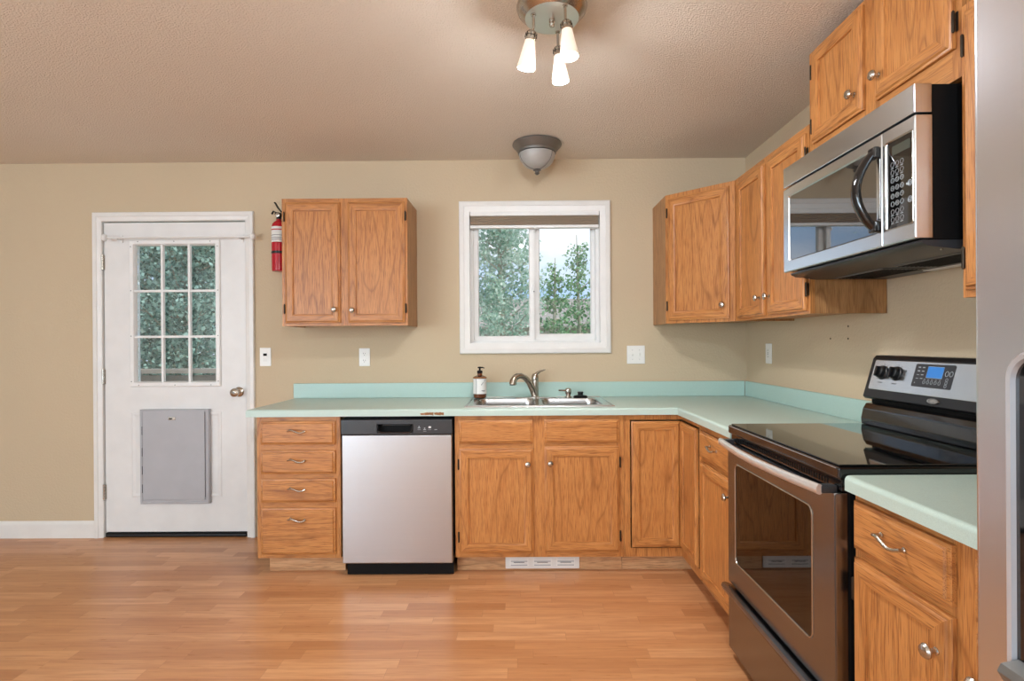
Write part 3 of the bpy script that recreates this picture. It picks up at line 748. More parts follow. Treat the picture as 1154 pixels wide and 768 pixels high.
for i, x in enumerate((.425, .455, .482, .515)):
    z = .812 if i % 2 == 0 else .803
    mb.box(x-.007, x+.007, -.6426, -.6419, z-.0015, z+.0015, WPRINT)
    if i < 3: mb.box(x-.003, x+.003, -.6426, -.6419, z+.005, z+.010, WPRINT); mb.box(x-.008, x+.009, -.6426, -.6419, z-.010, z-.0085, GREY)
mb.box(.476, .490, -.6427, -.6419, .813, .820, PLATE).build('button_print', cs)

# ------------------------------------------------------------------ floor register in the toe kick
v = thing('floor_register', 'white slotted air vent set in the toe kick below the sink', 'vent', (-1.370, -.5355, 0))
MB().box(-.206, .206, -.007, -.0005, .008, .078, WHITE, .003).build('frame', v)
mb = MB()
for gx in (-.130, 0, .130):
    mb.box(gx-.052, gx+.052, -.0078, -.0068, .022, .066, PLATE)
    for k in range(4): mb.box(gx-.046, gx+.046, -.0092, -.0076, .026+k*.0105, .0315+k*.0105, WHITE if k % 2 else GREY)
    mb.box(gx-.030, gx+.030, -.0096, -.0090, .0425, .0455, INK)
mb.build('grille', v)

# ------------------------------------------------------------------ rounded-rectangle loft, facing -y
def rloop(mb, x0, x1, z0, z1, r, y, n=6):
    r = max(r, 1e-4); vs = []
    for cx, cz, s in ((x1-r, z1-r, 0), (x0+r, z1-r, 1), (x0+r, z0+r, 2), (x1-r, z0+r, 3)):
        for k in range(n+1):
            a = PI/2*(s+k/n); vs.append(mb.bm.verts.new((cx+r*math.cos(a), y, cz+r*math.sin(a))))
    return vs
def rloft(mb, specs, m, cap0=True, cap1=True, join=False):
    # specs: (x0, x1, z0, z1, r, y)
    L = [rloop(mb, *q) for q in specs]; k = mb.mi(m)
    P = list(zip(L[:-1], L[1:])) + ([(L[-1], L[0])] if join else [])
    for a, b in P:
        for i in range(len(a)): mb.bm.faces.new((a[i], a[(i+1) % len(a)], b[(i+1) % len(a)], b[i])).material_index = k
    if cap0 and not join: mb.bm.faces.new(L[0][::-1]).material_index = k
    if cap1 and not join: mb.bm.faces.new(L[-1]).material_index = k
    return mb
def rrt(x0, x1, z0, z1, r, y, n=6):
    out = []
    for cx, cz, s in ((x1-r, z1-r, 0), (x0+r, z1-r, 1), (x0+r, z0+r, 2), (x1-r, z0+r, 3)):
        for k in range(n+1):
            a = PI/2*(s+k/n); out.append((cx+r*math.cos(a), y, cz+r*math.sin(a)))
    return out

# ------------------------------------------------------------------ microwave over the range
mw = thing('microwave', 'stainless steel over-range microwave with black bowed handle', 'microwave', (0, -1.362, 0), RZ)
MB().box(.008, .722, -.372, -.004, 1.541, 1.960, BLACKM).box(.7222, .7232, -.30, -.10, 1.60, 1.90, BLACKM).build('body', mw)
MB().box(0, .727, -.420, -.373, 1.882, 1.9615, STEELM, .003).build('vent_panel', mw)
mb = MB(); a = (0, .593, 1.543, 1.8765)
rloft(mb, [(*a, .002, -.374), (*a, .002, -.417), (.003, .590, 1.546, 1.8735, .003, -.420), (.040, .572, 1.584, 1.843, .010, -.420), (.045, .567, 1.589, 1.838, .009, -.414), (.045, .567, 1.589, 1.838, .009, -.400)], STEELM, True, False)
md = mb.build('door', mw)
mb = MB(); rloft(mb, [(.045, .567, 1.589, 1.838, .009, -.401), (.045, .567, 1.589, 1.838, .009, -.415), (.0453, .5667, 1.5893, 1.8377, .009, -.4158)], MWGLASS); mb.build('door_window', md)
mb = MB()
pts, rs = [], []
for k in range(15):
    t = k/14; pts.append((.571-.012*math.sin(PI*t), -.424-.052*math.sin(PI*t)**.75, 1.598+.232*t)); rs.append(.0135+.002*math.sin(PI*t))
mb.tube(pts, rs, ENAMEL, 14, flat=(1.25, .85))
mb.box(.556, .590, -.440, -.4203, 1.588, 1.622, ENAMEL, .006, 3).box(.556, .590, -.440, -.4203, 1.806, 1.842, ENAMEL, .006, 3)
hd = mb.build('handle', md)
MB().box(.574, .590, -.4245, -.4206, 1.624, 1.804, STEELM, .002).build('handle_insert', md)
mb = MB(); a = (.5965, .727, 1.543, 1.8765)
rloft(mb, [(*a, .002, -.374), (*a, .002, -.417), (.5990, .7245, 1.5455, 1.874, .003, -.420), (.610, .7195, 1.585, 1.840, .006, -.420), (.613, .7165, 1.588, 1.837, .005, -.416)], STEELM, True, False)
cp = mb.build('control_panel', mw)
MB().tube(rrt(.6105, .719, 1.586, 1.8395, .006, -.4205), .0018, NICKEL, 6, closed=True).build('bezel', cp)
MB().box(.6125, .717, -.4165, -.410, 1.5875, 1.8375, GLOSSB).build('keypad', cp)
MB().box(.634, .704, -.4175, -.4166, 1.796, 1.822, plain('lcd_olive', (66, 68, 58), .3)).build('display', cp)
mb = MB(); digits = ['1', '2', '3', '4', '5', '6', '7', '8', '9', '', '0', '']
YF = -.4172
for r in range(8):
    for cidx in range(3):
        x, z = .634+cidx*.019, 1.770-r*.0225
        if r in (2, 3, 4, 5):
            mb.tube([(x+.0068*math.cos(a*PI/5), YF, z+.0068*math.sin(a*PI/5)) for a in range(10)], .0006, WPRINT, 4, closed=True)
            d = digits[(r-2)*3+cidx]
            if d: mb.text(d, .010, WPRINT, Matrix.Translation((x, YF, z)) @ TXF)
        else:
            mb.tube([(x+.0068*math.cos(a*PI/5), YF, z+.0068*math.sin(a*PI/5)) for a in range(10)], .0005, GREY, 4, closed=True)
            mb.box(x-.006, x+.005, YF-.0003, YF, z-.0112, z-.0098, WPRINT)
for z in (1.700, 1.655):
    mb.tube([(.703+.0080*math.cos(a*PI/5), YF, z+.0080*math.sin(a*PI/5)) for a in range(10)], .0008, WPRINT, 4, closed=True)
    mb.tube([(.703+.0035*math.cos(a*PI/4), YF, z+.0045*math.sin(a*PI/4)) for a in range(8)], .0008, WPRINT, 4, closed=True)
for k in range(3): mb.box(.689+k*.004, .691+k*.004, YF-.0003, YF, 1.697-k*.001, 1.703-k*.001, WPRINT)
mb.build('button_print', cp)
mb = MB().prism([(-.398, 1.5395), (-.398, 1.534), (-.380, 1.524), (-.300, 1.514), (-.008, 1.514), (-.008, 1.5395)], .012, .718, DARKP, 'x')
mb.box(.06, .34, -.25, -.10, 1.5105, 1.5138, GALV).box(.39, .67, -.25, -.10, 1.5105, 1.5138, GALV)
for k in range(10):
    for x0 in (.07, .40): mb.box(x0, x0+.26, -.24+k*.014, -.235+k*.014, 1.509, 1.5106, BLACKM)
mb.box(.27, .46, -.060, -.022, 1.511, 1.5138, PLATE)
for x in (.03, .70): mb.lathe([(.004, 0), (.004, -.003), (0, -.004)], NICKEL, (x, -.33, 1.5175), 'z', 8)
mb.build('underside', mw)

# ------------------------------------------------------------------ electric range
rg = thing('electric_range', 'stainless steel electric range with black glass cooktop', 'range', (0, -1.368, 0), RZ)
MB().box(.006, .750, -.618, -.012, .045, .899, BLACKM).build('body', rg)
mb = MB().box(.003, .757, -.652, -.045, .8995, .932, ENAMEL, .006, 3)
ctp = mb.build('cooktop', rg)
mb = MB().box(.014, .746, -.643, -.060, .9325, .9375, GLOSSB, .002, 2).build('glass_top', ctp)
MB().tube([(.012, -.6528, .929), (.748, -.6528, .929)], .0014, NICKEL, 6).build('edge_trim', ctp)
# black vent strip under the cooktop lip
mb = MB().box(.006, .750, -.640, -.619, .866, .899, ENAMEL, .003)
for k in range(46): mb.box(.06+k*.0138, .066+k*.0138, -.6415, -.6395, .873, .888, BLACKM)
mb.build('vent_strip', rg)
# oven door
mb = MB(); a = (.006, .744, .305, .862)
rloft(mb, [(*a, .004, -.621), (*a, .004, -.648), (.009, .741, .308, .859, .006, -.655), (.078, .634, .404, .794, .026, -.655), (.084, .628, .410, .788, .024, -.649), (.084, .628, .410, .788, .024, -.622)], STEELO, False, False, True)
od = mb.build('oven_door', rg)
MB().tube(rrt(.080, .632, .406, .792, .025, -.6552), .0028, NICKEL, 8, closed=True).build('window_trim', od)
mb = MB(); rloft(mb, [(.084, .628, .410, .788, .024, -.6495), (.084, .628, .410, .788, .024, -.6535), (.0843, .6277, .4103, .7877, .024, -.6543)], OVGLASS); mb.build('window_glass', od)
mb = MB(); rloft(mb, [(.086, .626, .412, .786, .022, -.640), (.086, .626, .412, .786, .022, -.6425), (.118, .588, .446, .752, .014, -.6425), (.118, .588, .446, .752, .014, -.640)], BLACKM, False, False, True); mb.build('window_mask', od)
MB().tube(rrt(.124, .582, .452, .746, .014, -.6445), .0048, VINYL, 8, closed=True).build('inner_frame', od)
MB().box(.086, .626, -.626, -.6235, .412, .786, plain('oven_cavity', (44, 34, 26), .6)).build('inner_glass', od)
mb = MB(); pts, rs = [], []
for k in range(21):
    t = k/20; pts.append((.018+.714*t, -.688-.026*math.sin(PI*t), .868)); rs.append(.0125)
mb.tube(pts, rs, plain('handle_steel', (226, 224, 222), .34, .75), 14, flat=(.80, 1.15))
hb = mb.build('handle', od)
for a_, b_ in ((.016, .040), (.708, .734)): MB().box(a_, b_, -.684, -.6405, .857, .879, DARKP, .004).build('handle_bracket', od)
# storage drawer
mb = MB(); a = (.006, .744, .042, .288)
rloft(mb, [(*a, .003, -.621), (*a, .003, -.650), (.009, .741, .045, .285, .004, -.655)], STEELO); so = mb.build('storage_drawer', rg)
MB().prism([(-.6555, .258), (-.664, .256), (-.678, .272), (-.684, .286), (-.680, .297), (-.668, .300), (-.655, .296), (-.640, .2885), (-.6555, .286)], .004, .746, STEELO, 'x').build('drawer_rail', so)
for x in (.04, .71):
    for y in (-.58, -.06): MB().lathe([(.016, 0), (.018, .006), (.010, .010), (.010, .046)], BLACKM, (x, y, 0), 'z', 14).build('foot', rg)
# backguard
MB().prism([(-.012, .9385), (-.085, .9385), (-.085, 1.036), (-.012, 1.036)], .02, .736, BLACKM, 'x').build('backguard_neck', rg)
MB().prism([(-.086, .9385), (-.134, .9385), (-.136, .960), (-.128, 1.000), (-.116, 1.020), (-.086, 1.024)], .030, .726, ENAMEL, 'x', .003).build('lower_trim', rg)
mb = MB().prism([(-.012, 1.037), (-.104, 1.037), (-.1125, 1.046), (-.0690, 1.196), (-.058, 1.208), (-.012, 1.208)], .006, .750, BLACK, 'x', .002)
bg = mb.build('backguard', rg)
TA = -math.atan2(.0435, .150)
def tilt(o): o.location = (0, -.1128, 1.046); o.rotation_euler = (TA, 0, 0); return o
mb = MB(); rloft(mb, [(.030, .722, .032, .150, .006, .0), (.030, .722, .032, .150, .006, -.0025), (.032, .720, .034, .148, .006, -.0035)], STEELM)
pn = tilt(mb.build('control_panel', bg))
def on_panel(mb, name, par=pn): return mb.build(name, par)
for x in (.090, .168, .590, .668):
    k = MB().lathe([(.0275, 0), (.0275, .003), (.0235, .006), (.0215, .018), (.018, .021), (0, .021)], BLACK, (x, -.0038, .100), '-y', 24)
    k.box(x-.0055, x+.0055, -.034, -.0245, .080, .120, BLACK, .003); k.build('knob', pn)
    m2 = MB()
    for j in range(9):
        a = PI*(-.25+j*1.5/8); r0 = .033
        m2.box(x+r0*math.cos(a)-.0012, x+r0*math.cos(a)+.0012, -.0042, -.0034, .100+r0*math.sin(a)-.0012, .100+r0*math.sin(a)+.0012, INK)
    m2.box(x-.012, x+.012, -.0042, -.0034, .060, .0625, INK); m2.build('dial_print', pn)
MB().box(.2115, .2145, -.0042, -.0034, .108, .116, INK).build('indicator_print', pn)
mb = MB(); rloft(mb, [(.256, .430, .060, .142, .005, -.0034), (.256, .430, .060, .142, .005, -.0048)], DARKP); dsp = mb.build('touch_panel', pn)
mb = MB(); rloft(mb, [(.316, .386, .094, .134, .002, -.0048), (.316, .386, .094, .134, .002, -.0056)], SCREEN); mb.build('clock_screen', dsp)
mb = MB().tube([(.316, -.0057, .094), (.386, -.0057, .094), (.386, -.0057, .134), (.316, -.0057, .134)], .0007, WPRINT, 4, closed=True)
rr = random.Random(2)
for i in range(2):
    for j in range(4): mb.box(.270+i*.020, .281+i*.020, -.0053, -.0047, .128-j*.013, .1295-j*.013+rr.uniform(0, .002), WPRINT)
for i in range(5):
    mb.tube([(.312+i*.017+.005*math.cos(a*PI/4), -.0051, .078+.006*math.sin(a*PI/4)) for a in range(8)], .0006, WPRINT, 4, closed=True); mb.box(.308+i*.017, .316+i*.017, -.0053, -.0047, .0875, .0888, WPRINT)
for i, z in enumerate((.112, .112)):
    mb.tube([(.402+i*.018+.007*math.cos(a*PI/4), -.0051, z+.009*math.sin(a*PI/4)) for a in range(8)], .0009, WPRINT, 4, closed=True)
for j in range(3): mb.tube([(.408+.005*math.cos(a*PI/4), -.0051, .070+j*.011+.005*math.sin(a*PI/4)) for a in range(8)], .0006, WPRINT, 4, closed=True)
mb.box(.268, .271, -.0053, -.0047, .072, .075, WPRINT); mb.build('button_print', dsp)
# oval maker's badge with a ring
mb = MB(); cxb, czb = .372, .016
mb.bm.verts.ensure_lookup_table()
oval = lambda R, S, y: [(cxb+R*math.cos(a*PI/14), y, czb+S*math.sin(a*PI/14)) for a in range(28)]
k = mb.mi(NICKEL); A_ = [mb.bm.verts.new(p) for p in oval(.026, .0105, -.001)]; B_ = [mb.bm.verts.new(p) for p in oval(.024, .0090, -.005)]
for i in range(28): mb.bm.faces.new((A_[i], A_[(i+1) % 28], B_[(i+1) % 28], B_[i])).material_index = k
mb.bm.faces.new(B_).material_index = k
mb.tube([(cxb+.017*math.cos(a*PI/12)*(1-.012*a), -.0056, czb+.0065*math.sin(a*PI/12)) for a in range(22)], .0010, GALV, 5)
tilt(mb.build('badge', bg))

# ------------------------------------------------------------------ refrigerator
fg = thing('refrigerator', 'side-by-side stainless steel refrigerator with ice dispenser at the right edge', 'refrigerator', (0, -2.897, 0), RZ)
MB().box(.004, .906, -.862, -.03, .03, 1.745, GREY, .004).build('body', fg)
def fdoor(x0, x1, nm, hole=None):
    mb = MB()
    if hole:
        h = hole
        rloft(mb, [(x0, x1, .115, 1.745, .006, -.868), (x0, x1, .115, 1.745, .006, -.935), (x0+.004, x1-.004, .119, 1.741, .006, -.944), (x0+.012, x1-.012, .127, 1.733, .006, -.948),
            (*h, .028, -.948), (*h, .028, -.868)], STEELZ, False, False, True)
    else:
        rloft(mb, [(x0, x1, .115, 1.745, .006, -.868), (x0, x1, .115, 1.745, .006, -.935), (x0+.004, x1-.004, .119, 1.741, .006, -.944), (x0+.012, x1-.012, .127, 1.733, .006, -.948)], STEELZ)
    return mb.build(nm, fg)
HL = (.060, .345, .885, 1.250)
d1 = fdoor(.002, .392, 'freezer_door', HL); d2 = fdoor(.402, .908, 'fridge_door')
mb = MB(); rloft(mb, [(.061, .344, .886, 1.249, .027, -.945), (.0555, .3495, .8805, 1.2545, .032, -.9486), (.0555, .3495, .8805, 1.2545, .032, -.953), (.058, .347, .883, 1.252, .030, -.956), (.0625, .3425, .8875, 1.2475, .026, -.955), (.0640, .3410, .889, 1.2460, .025, -.949)], plain('bright_trim', (206, 208, 214), .25, .6), False, False, True); mb.build('dispenser_frame', d1)
mb = MB(); rloft(mb, [(.0615, .3435, .8865, 1.2485, .026, -.870), (.0618, .3432, .8868, 1.2482, .026, -.950), (.092, .312, .945, 1.110, .02, -.950), (.099, .305, .952, 1.10, .02, -.880)], GLOSSB, True, True); dp = mb.build('dispenser_panel', d1)
MB().box(.14, .266, -.915, -.885, 1.00, 1.09, DARKP, .006).build('dispenser_lever', dp)
MB().prism([(-.968, .896), (-.974, .906), (-.970, .914), (-.9505, .918), (-.9505, .888)], .066, .338, GALV, 'x').build('drip_tray', dp)
for x, par in ((.366, d1), (.428, d2)):
    MB().tube([(x, -.949, .50), (x, -.998, .53), (x, -1.005, .60), (x, -1.005, 1.48), (x, -.998, 1.55), (x, -.949, 1.58)], .012, NICKEL, 12).build('handle', par)
MB().box(.01, .90, -.90, -.864, .012, .105, BLACKM).build('toe_grille', fg)
for x in (.05, .86): MB().lathe([(.018, 0), (.018, .0115)], BLACKM, (x, -.80, 0), 'z', 12).box(x-.01, x+.01, -.81, -.79, .0116, .032, BLACKM).build('foot', fg)

# ------------------------------------------------------------------ ceiling fixtures
DN = (Vector((1,0,0)), Vector((0,1,0)), Vector((0,0,-1)))
lt = thing('dome_ceiling_light', 'unlit pewter ceiling light with a frosted dome above the sink', 'ceiling light', (-1.376, -.285, H))
MB().lathe([(.120, .001), (.147, .004), (.149, .012), (.145, .018), (.137, .024), (.122, .044), (.116, .050), (.115, .062), (.108, .064)], GALV, axis=DN, n=44).build('rim', lt)
bowl_ = [(.110*math.cos(a*PI/2/10), .066+.092*math.sin(a*PI/2/10)) for a in range(11)]; bowl_[-1] = (0, .158)
gb = MB().lathe(bowl_, FROST, axis=DN, n=40).build('glass_bowl', lt)
for k in range(3):
    a0 = PI*.45+k*2*PI/3; mb = MB()
    mb.tube([(r*1.02*math.cos(a0), r*1.02*math.sin(a0), -z-.001) for r, z in bowl_], .0022, GALV, 6); mb.build('strap', lt)
MB().lathe([(.022, .158), (.024, .163), (.014, .168), (.012, .174), (.016, .180), (.008, .188), (0, .191)], GALV, axis=DN, n=20).build('finial', lt)

lt = thing('spot_ceiling_light', 'lit brushed nickel ceiling light with three white glass spots', 'ceiling light', (-1.368, -1.640, H))
MB().lathe([(.110, .001), (.122, .010), (.125, .022), (.121, .034), (.112, .042), (.104, .052), (.097, .058), (.0955, .060)], NICKEL, axis=DN, n=56).build('canopy', lt)
MB().lathe([(.095, .0595), (.095, .0612), (0, .0615)], plain('brushed_plate', (214, 216, 214), .32, .85), axis=DN, n=56).lathe([(.010, .0616), (.010, .072), (.006, .074), (.010, .080), (.008, .088), (0, .091)], NICKEL, axis=DN, n=18).build('plate', lt)
WARM = (1.0, .86, .66)
for (ax, ay), tip in (((-.066, -.030), (-.092, -.005)), ((.040, -.078), (.052, -.085)), ((.026, .078), (.036, .085))):
    a = Vector((ax, ay, -.0617)); b = Vector((ax+(tip[0]-ax)*.25, ay+(tip[1]-ay)*.25, -.120)); t = Vector((tip[0], tip[1], -.232)); d = (t-b).normalized()
    arm = MB().tube([a, a+Vector((.001, .0, -.045)), b], .0048, NICKEL, 10).lathe([(.009, 0), (.009, .004)], NICKEL, a, DN, 14).build('arm', lt)
    u = d.cross(Vector((0, 1, 0))).normalized(); v = d.cross(u).normalized(); F = (u, v, d)
    hd = MB().lathe([(.0, -.004), (.014, -.003), (.019, .004), (.019, .010), (.016, .012), (.0195, .015), (.0195, .026), (.017, .028)], NICKEL, b, F, 22)
    for k in range(8):
        a_ = k*PI/4; hd.tube([b+u*.0195*math.cos(a_)+v*.0195*math.sin(a_)+d*.004, b+u*.0205*math.cos(a_)+v*.0205*math.sin(a_)+d*.02], .0012, BLACKM, 5)
    so_ = hd.build('socket', lt)
    gl = MB().lathe([(.0185, .0285), (.020, .040), (.0255, .075), (.0315, .112), (.0325, .120), (.0300, .122), (.0285, .114)], LAMPG, b, F, 28)
    gl.build('glass_shade', lt)
    MB().lathe([(0, .1135), (.018, .1130), (.0265, .1105), (.020, .100), (0, .096)], BULB, b, F, 24).build('bulb', lt)
    e = b+d*.128+Vector((-1.368, -1.640, H))
    lamp('spot_shade_glow', 'POINT', e, (0, 0, 0), 7.5, (.92, .95, 1.0), shadow_soft_size=.02)
    lp = lamp('spot_bulb_light', 'SPOT', e, d.to_track_quat('-Z', 'Y').to_euler(), 13, (1.0, .96, .90), spot_size=math.radians(140), spot_blend=.9, shadow_soft_size=.025)

lt = thing('added_globe_ceiling_light', 'added unseen white globe ceiling light behind the camera that brightens the right wall', 'ceiling light', (-1.28, -3.95, H))  # out-of-view fixture, added to throw light on the right wall
MB().lathe([(.085, .001), (.085, .018), (.06, .030), (.058, .040)], NICKEL, axis=DN, n=28).build('base', lt)
MB().lathe([(.056, .0405)]+[(.11*math.sin(a*PI/14), .145-.11*math.cos(a*PI/14)) for a in range(3, 14)]+[(0, .255)], glow('globe_glass', (240, 246, 255), 1.6), axis=DN, n=28).build('globe', lt)
lamp('added_globe_glow', 'POINT', (-1.28, -3.95, H-.32), (0, 0, 0), 50, (.76, .89, 1.0), shadow_soft_size=.06)
# unseen pendant lamp added behind the camera to light the ceiling
lt = thing('added_pendant_lamp', 'added unseen white globe pendant lamp behind the camera that lights the ceiling', 'pendant lamp', (-3.0, -4.5, H))
MB().lathe([(.06, .001), (.06, .015), (.02, .025), (.004, .03), (.004, .52), (.03, .525), (.035, .56)], NICKEL, axis=DN, n=24).build('stem', lt)
MB().lathe([(.036, .561)]+[(.16*math.sin(a*PI/16), .70-.16*math.cos(a*PI/16)) for a in range(2, 16)]+[(0, .86)], glow('globe_glass', (226, 240, 255), 1.6), axis=DN, n=28).build('globe', lt)
lamp('added_pendant_glow', 'POINT', (-3.0, -4.5, H-1.05), (0, 0, 0), 32, (.74, .88, 1.0), shadow_soft_size=.15)

# ------------------------------------------------------------------ things on the walls
ex = thing('fire_extinguisher', 'red fire extinguisher hung on the wall between door and cabinet', 'fire extinguisher', (-3.043, -.062, 1.742))
MB().lathe([(.040, 0), (.044, .004), (.0445, .02), (.0445, .285), (.040, .305), (.028, .320), (.017, .328), (.015, .338)], RED, n=32).build('cylinder', ex)
mb = MB(); n = 26
for k in range(n):
    a0, a1 = PI*(1.02+.92*k/n), PI*(1.02+.92*(k+1)/n); q = [(.0452*math.cos(a), .0452*math.sin(a)) for a in (a0, a1)]
    mb.face([(*q[0], .185), (*q[1], .185), (*q[1], .285), (*q[0], .285)], LABEL)
    if 3 < k < 23:
        for z in (.200, .212, .228, .262): q2 = [(x*1.008, y*1.008) for x, y in q]; mb.face([(*q2[0], z), (*q2[1], z), (*q2[1], z+.003+.004*(z > .25)), (*q2[0], z+.003+.004*(z > .25))], INK if z < .25 else RED)
mb.build('label', ex)
MB().lathe([(.0460, .112), (.0475, .114), (.0475, .126), (.0460, .128)], BLACK, n=32).build('strap', ex)
MB().lathe([(.016, .338), (.016, .352), (.020, .356), (.020, .368), (.012, .374)], BLACK, n=18).box(-.026, .02, -.008, .008, .366, .378, BLACK, .003).build('valve', ex)
MB().tube([(.018, 0, .372), (-.015, 0, .380), (-.034, 0, .390), (-.046, 0, .372)], .007, BLACK, 8, flat=(1.4, .7)).tube([(.018, 0, .384), (-.004, 0, .412), (-.020, 0, .440), (-.026, 0, .446)], .008, BLACK, 8, flat=(1.5, .7)).build('lever', ex)
MB().lathe([(.012, 0), (.013, .003), (.013, .010), (.009, .012)], NICKEL, (.004, -.020, .360), '-y', 14).build('gauge', ex)
MB().tube([(.018, 0, .360), (.040, -.006, .345), (.052, -.010, .30), (.053, -.010, .20), (.052, -.010, .14)], .006, BLACK, 8).build('hose', ex)
MB().box(-.012, .012, .046, .061, .03, .33, BLACKM, .002).build('wall_bracket', ex)

def plate(name, label, cat, loc, w, h, rot=0, kind='outlet'):
    o = thing(name, label, cat, loc, rot)
    MB().box(-w/2, w/2, -.0065, -.0005, -h/2, h/2, PLATE, .003, 3).build('cover_plate', o)
    return o
o = plate('wall_control', 'white wall control with small black sensor window beside the door', 'switch', (-3.164, 0, 1.187), .074, .121)
MB().box(-.0165, .0165, -.0085, -.0066, -.034, .034, PLATE, .001).box(-.013, .013, -.010, -.0086, .006, .024, BLACKM, .001).box(-.013, .013, -.0095, -.0086, -.030, .002, WHITE, .001).build('control_insert', o)
o = plate('electrical_outlet', 'white double socket outlet under the lone wall cabinet', 'outlet', (-2.510, 0, 1.181), .072, .118)
for s in (1, -1):
    MB().box(-.016, .016, -.0085, -.0066, s*.0225-.014, s*.0225+.014, PLATE, .004, 3).box(-.0075, -.0055, -.0088, -.0084, s*.0225-.002, s*.0225+.007, INK).box(.0055, .0075, -.0088, -.0084, s*.0225-.002, s*.0225+.006, INK).lathe([(.0025, 0), (.0025, .0004)], INK, (0, -.0084, s*.0225-.008), '-y', 8).build('socket', o)
o = plate('double_light_switch', 'white double toggle light switch right of the window', 'switch', (-.726, 0, 1.186), .118, .120)
for s in (1, -1):
    MB().box(s*.023-.0055, s*.023+.0055, -.0075, -.0066, -.012, .012, PLATE).prism([(-.0074, -.008), (-.018, .006+s*.004), (-.018, .011+s*.004), (-.0074, .008)], s*.023-.0045, s*.023+.0045, PLATE, 'x').build('toggle', o)
    for z in (.030, -.030): MB().lathe([(.0025, 0), (.0025, .0007), (0, .001)], GREY, (s*.023, -.0065, z), '-y', 8).build('screw', o)
o = plate('electrical_outlet', 'white outlet on the right wall above the counter corner', 'outlet', (0, -.322, 1.195), .074, .120, RZ)
MB().box(-.0165, .0165, -.0085, -.0066, -.034, .034, PLATE, .001).box(-.007, .007, -.0095, -.0086, .002, .007, GREY).box(-.007, .007, -.0095, -.0086, -.007, -.002, GREY).box(-.006, -.004, -.0088, -.0084, .015, .023, INK).box(.004, .006, -.0088, -.0084, .015, .023, INK).box(-.006, -.004, -.0088, -.0084, -.023, -.015, INK).box(.004, .006, -.0088, -.0084, -.023, -.015, INK).build('socket_insert', o)

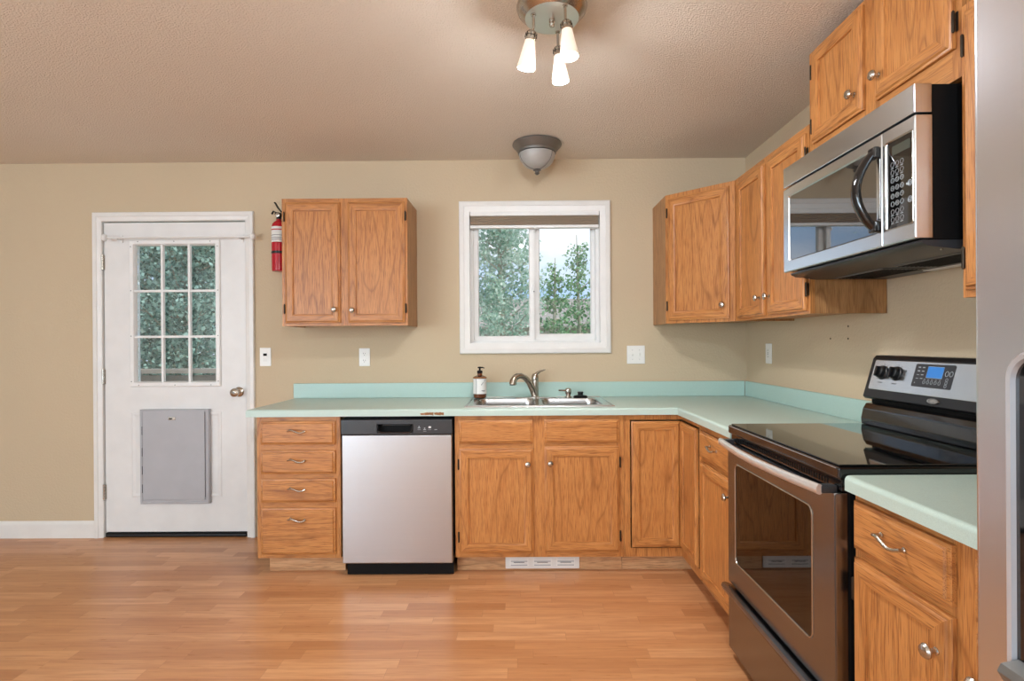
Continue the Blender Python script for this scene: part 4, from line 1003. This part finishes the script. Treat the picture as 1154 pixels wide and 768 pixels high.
# ------------------------------------------------------------------ outside
GZ = -.45
MB().box(-40, 40, T+.01, 60, GZ-.2, GZ, plain('dry_grass', (128, 138, 92), .95, var=.2)).build('lawn')
tag(bpy.data.objects['lawn'], 'grassy yard outside behind the house', 'ground'); bpy.data.objects['lawn']['kind'] = 'structure'
BARK = plain('pale_bark', (176, 170, 156), .8, var=.15)
LF1 = leaf_mat('pale_leaves', (134, 178, 156), (226, 238, 228), .45)
LF2 = leaf_mat('green_leaves', (84, 132, 92), (160, 196, 150))
LF3 = leaf_mat('dark_leaves', (40, 88, 74), (186, 222, 212), .25)
def tree(name, label, loc, h, r, nb, nl, size, mat, z0=.3, taper=1.0, seed=1, group=None):
    rnd = random.Random(seed); t = thing(name, label, 'tree', loc, 0, group)
    mb = MB(); top = (rnd.uniform(-.05, .05), rnd.uniform(-.05, .05), h)
    mb.tube([(0, 0, 0), (.03, .02, h*.35), (-.02, 0, h*.7), top], [.05, .04, .025, .006], BARK, 8)
    tips = []
    for k in range(nb):
        f = z0+(1-z0)*(k+.5)/nb; a = k*2.4+rnd.uniform(-.4, .4); ln = r*(1-taper*.75*(f-z0)/(1-z0))*rnd.uniform(.6, 1.05)
        p0 = Vector((0, 0, h*f*.92)); p2 = p0+Vector((math.cos(a)*ln, math.sin(a)*ln, ln*rnd.uniform(.3, .9))); p1 = (p0+p2)/2+Vector((0, 0, -.06*ln))
        mb.tube([p0, p1, p2], [.014, .009, .003], BARK, 6)
        tips += [(p0, p1, p2)]
    mb.build('trunk', t)
    vs, fs = [], []
    for _ in range(nl):
        p0, p1, p2 = rnd.choice(tips); s = rnd.random()**.6; q = (p0*(1-s)*(1-s)+p1*2*s*(1-s)+p2*s*s)
        q = q+Vector((rnd.gauss(0, 1), rnd.gauss(0, 1), rnd.gauss(0, 1)))*r*.13
        n = Vector((rnd.gauss(0, 1), rnd.gauss(0, 1), rnd.gauss(0, 1)+.5)).normalized(); u = n.orthogonal().normalized(); v = n.cross(u)
        a = rnd.uniform(0, 2*PI); u, v = u*math.cos(a)+v*math.sin(a), v*math.cos(a)-u*math.sin(a); L = size*rnd.uniform(.6, 1.3); W_ = L*.42
        i = len(vs); vs += [q-u*L*.5, q-u*L*.1+v*W_, q+u*L*.5, q-u*L*.1-v*W_, ]; fs += [(i, i+1, i+2), (i, i+2, i+3)]
    me = bpy.data.meshes.new('foliage'); me.from_pydata([tuple(x) for x in vs], [], fs); me.materials.append(mat); me.update()
    o = bpy.data.objects.new('foliage', me); COL.objects.link(o); o.parent = t
tree('young_tree', 'dense pale-leaved young tree outside the left window pane', (-1.74, 3.7, GZ), 4.9, .60, 64, 15000, .050, LF1, .15, .3, 3)
tree('young_tree', 'open leafy sapling seen against the sky in the right window pane', (-.92, 4.9, GZ), 3.05, .42, 34, 1500, .060, LF2, .30, .8, 9)
tree('young_tree', 'taller green sapling with bare twig tips behind the right pane sapling', (-.36, 6.6, GZ), 3.75, .58, 30, 1500, .065, LF2, .25, .85, 14)
tree('leafy_tree', 'dark bushy tree filling the glass of the white door', (-5.3, 2.6, GZ), 3.9, .85, 64, 26000, .048, LF3, .08, .1, 21)
tree('leafy_tree', 'broad dark tree standing behind the one in the door glass', (-7.3, 5.4, GZ), 4.8, 1.6, 70, 22000, .085, LF3, .06, .1, 33)

# weathered deck rail outside the door
dk = thing('deck_railing', 'weathered grey deck railing outside the door glass', 'railing', (-4.9, 1.45, GZ))
WOODG = plain('weathered_wood', (150, 146, 140), .85, var=.15)
MB().box(-1.3, 1.3, -.06, .06, 1.46, 1.50, WOODG).box(-1.3, 1.3, -.02, .02, 1.36, 1.44, WOODG).build('top_rail', dk)
for k in range(14): MB().box(-1.25+k*.19, -1.21+k*.19, -.02, .02, 0, 1.358, WOODG).build('baluster', dk)
# neighbour's house
ho = thing('house', "neighbour's low grey-roofed house beyond the yard", 'house', (0, 17, GZ))
MB().box(-5, 7, 0, 6, 0, 2.35, plain('pale_siding', (176, 172, 168), .8)).build('wall', ho)
MB().prism([(-.4, 2.36), (3, 3.65), (6.4, 2.36), (6.4, 2.28), (3, 3.55), (-.4, 2.28)], -5.3, 7.3, plain('grey_shingle_roof', (150, 144, 138), .9, var=.12), 'x').build('roof', ho)
f = MB().cells([.2, .28, .92, 1.0], [1.1, 1.18, 1.92, 2.0], lambda u, v: not (.28 < u < .92 and 1.18 < v < 1.92), -.04, -.001, WHITE).build('window', ho)
MB().box(.281, .919, -.03, -.02, 1.181, 1.919, ENAMEL).build('pane', f)
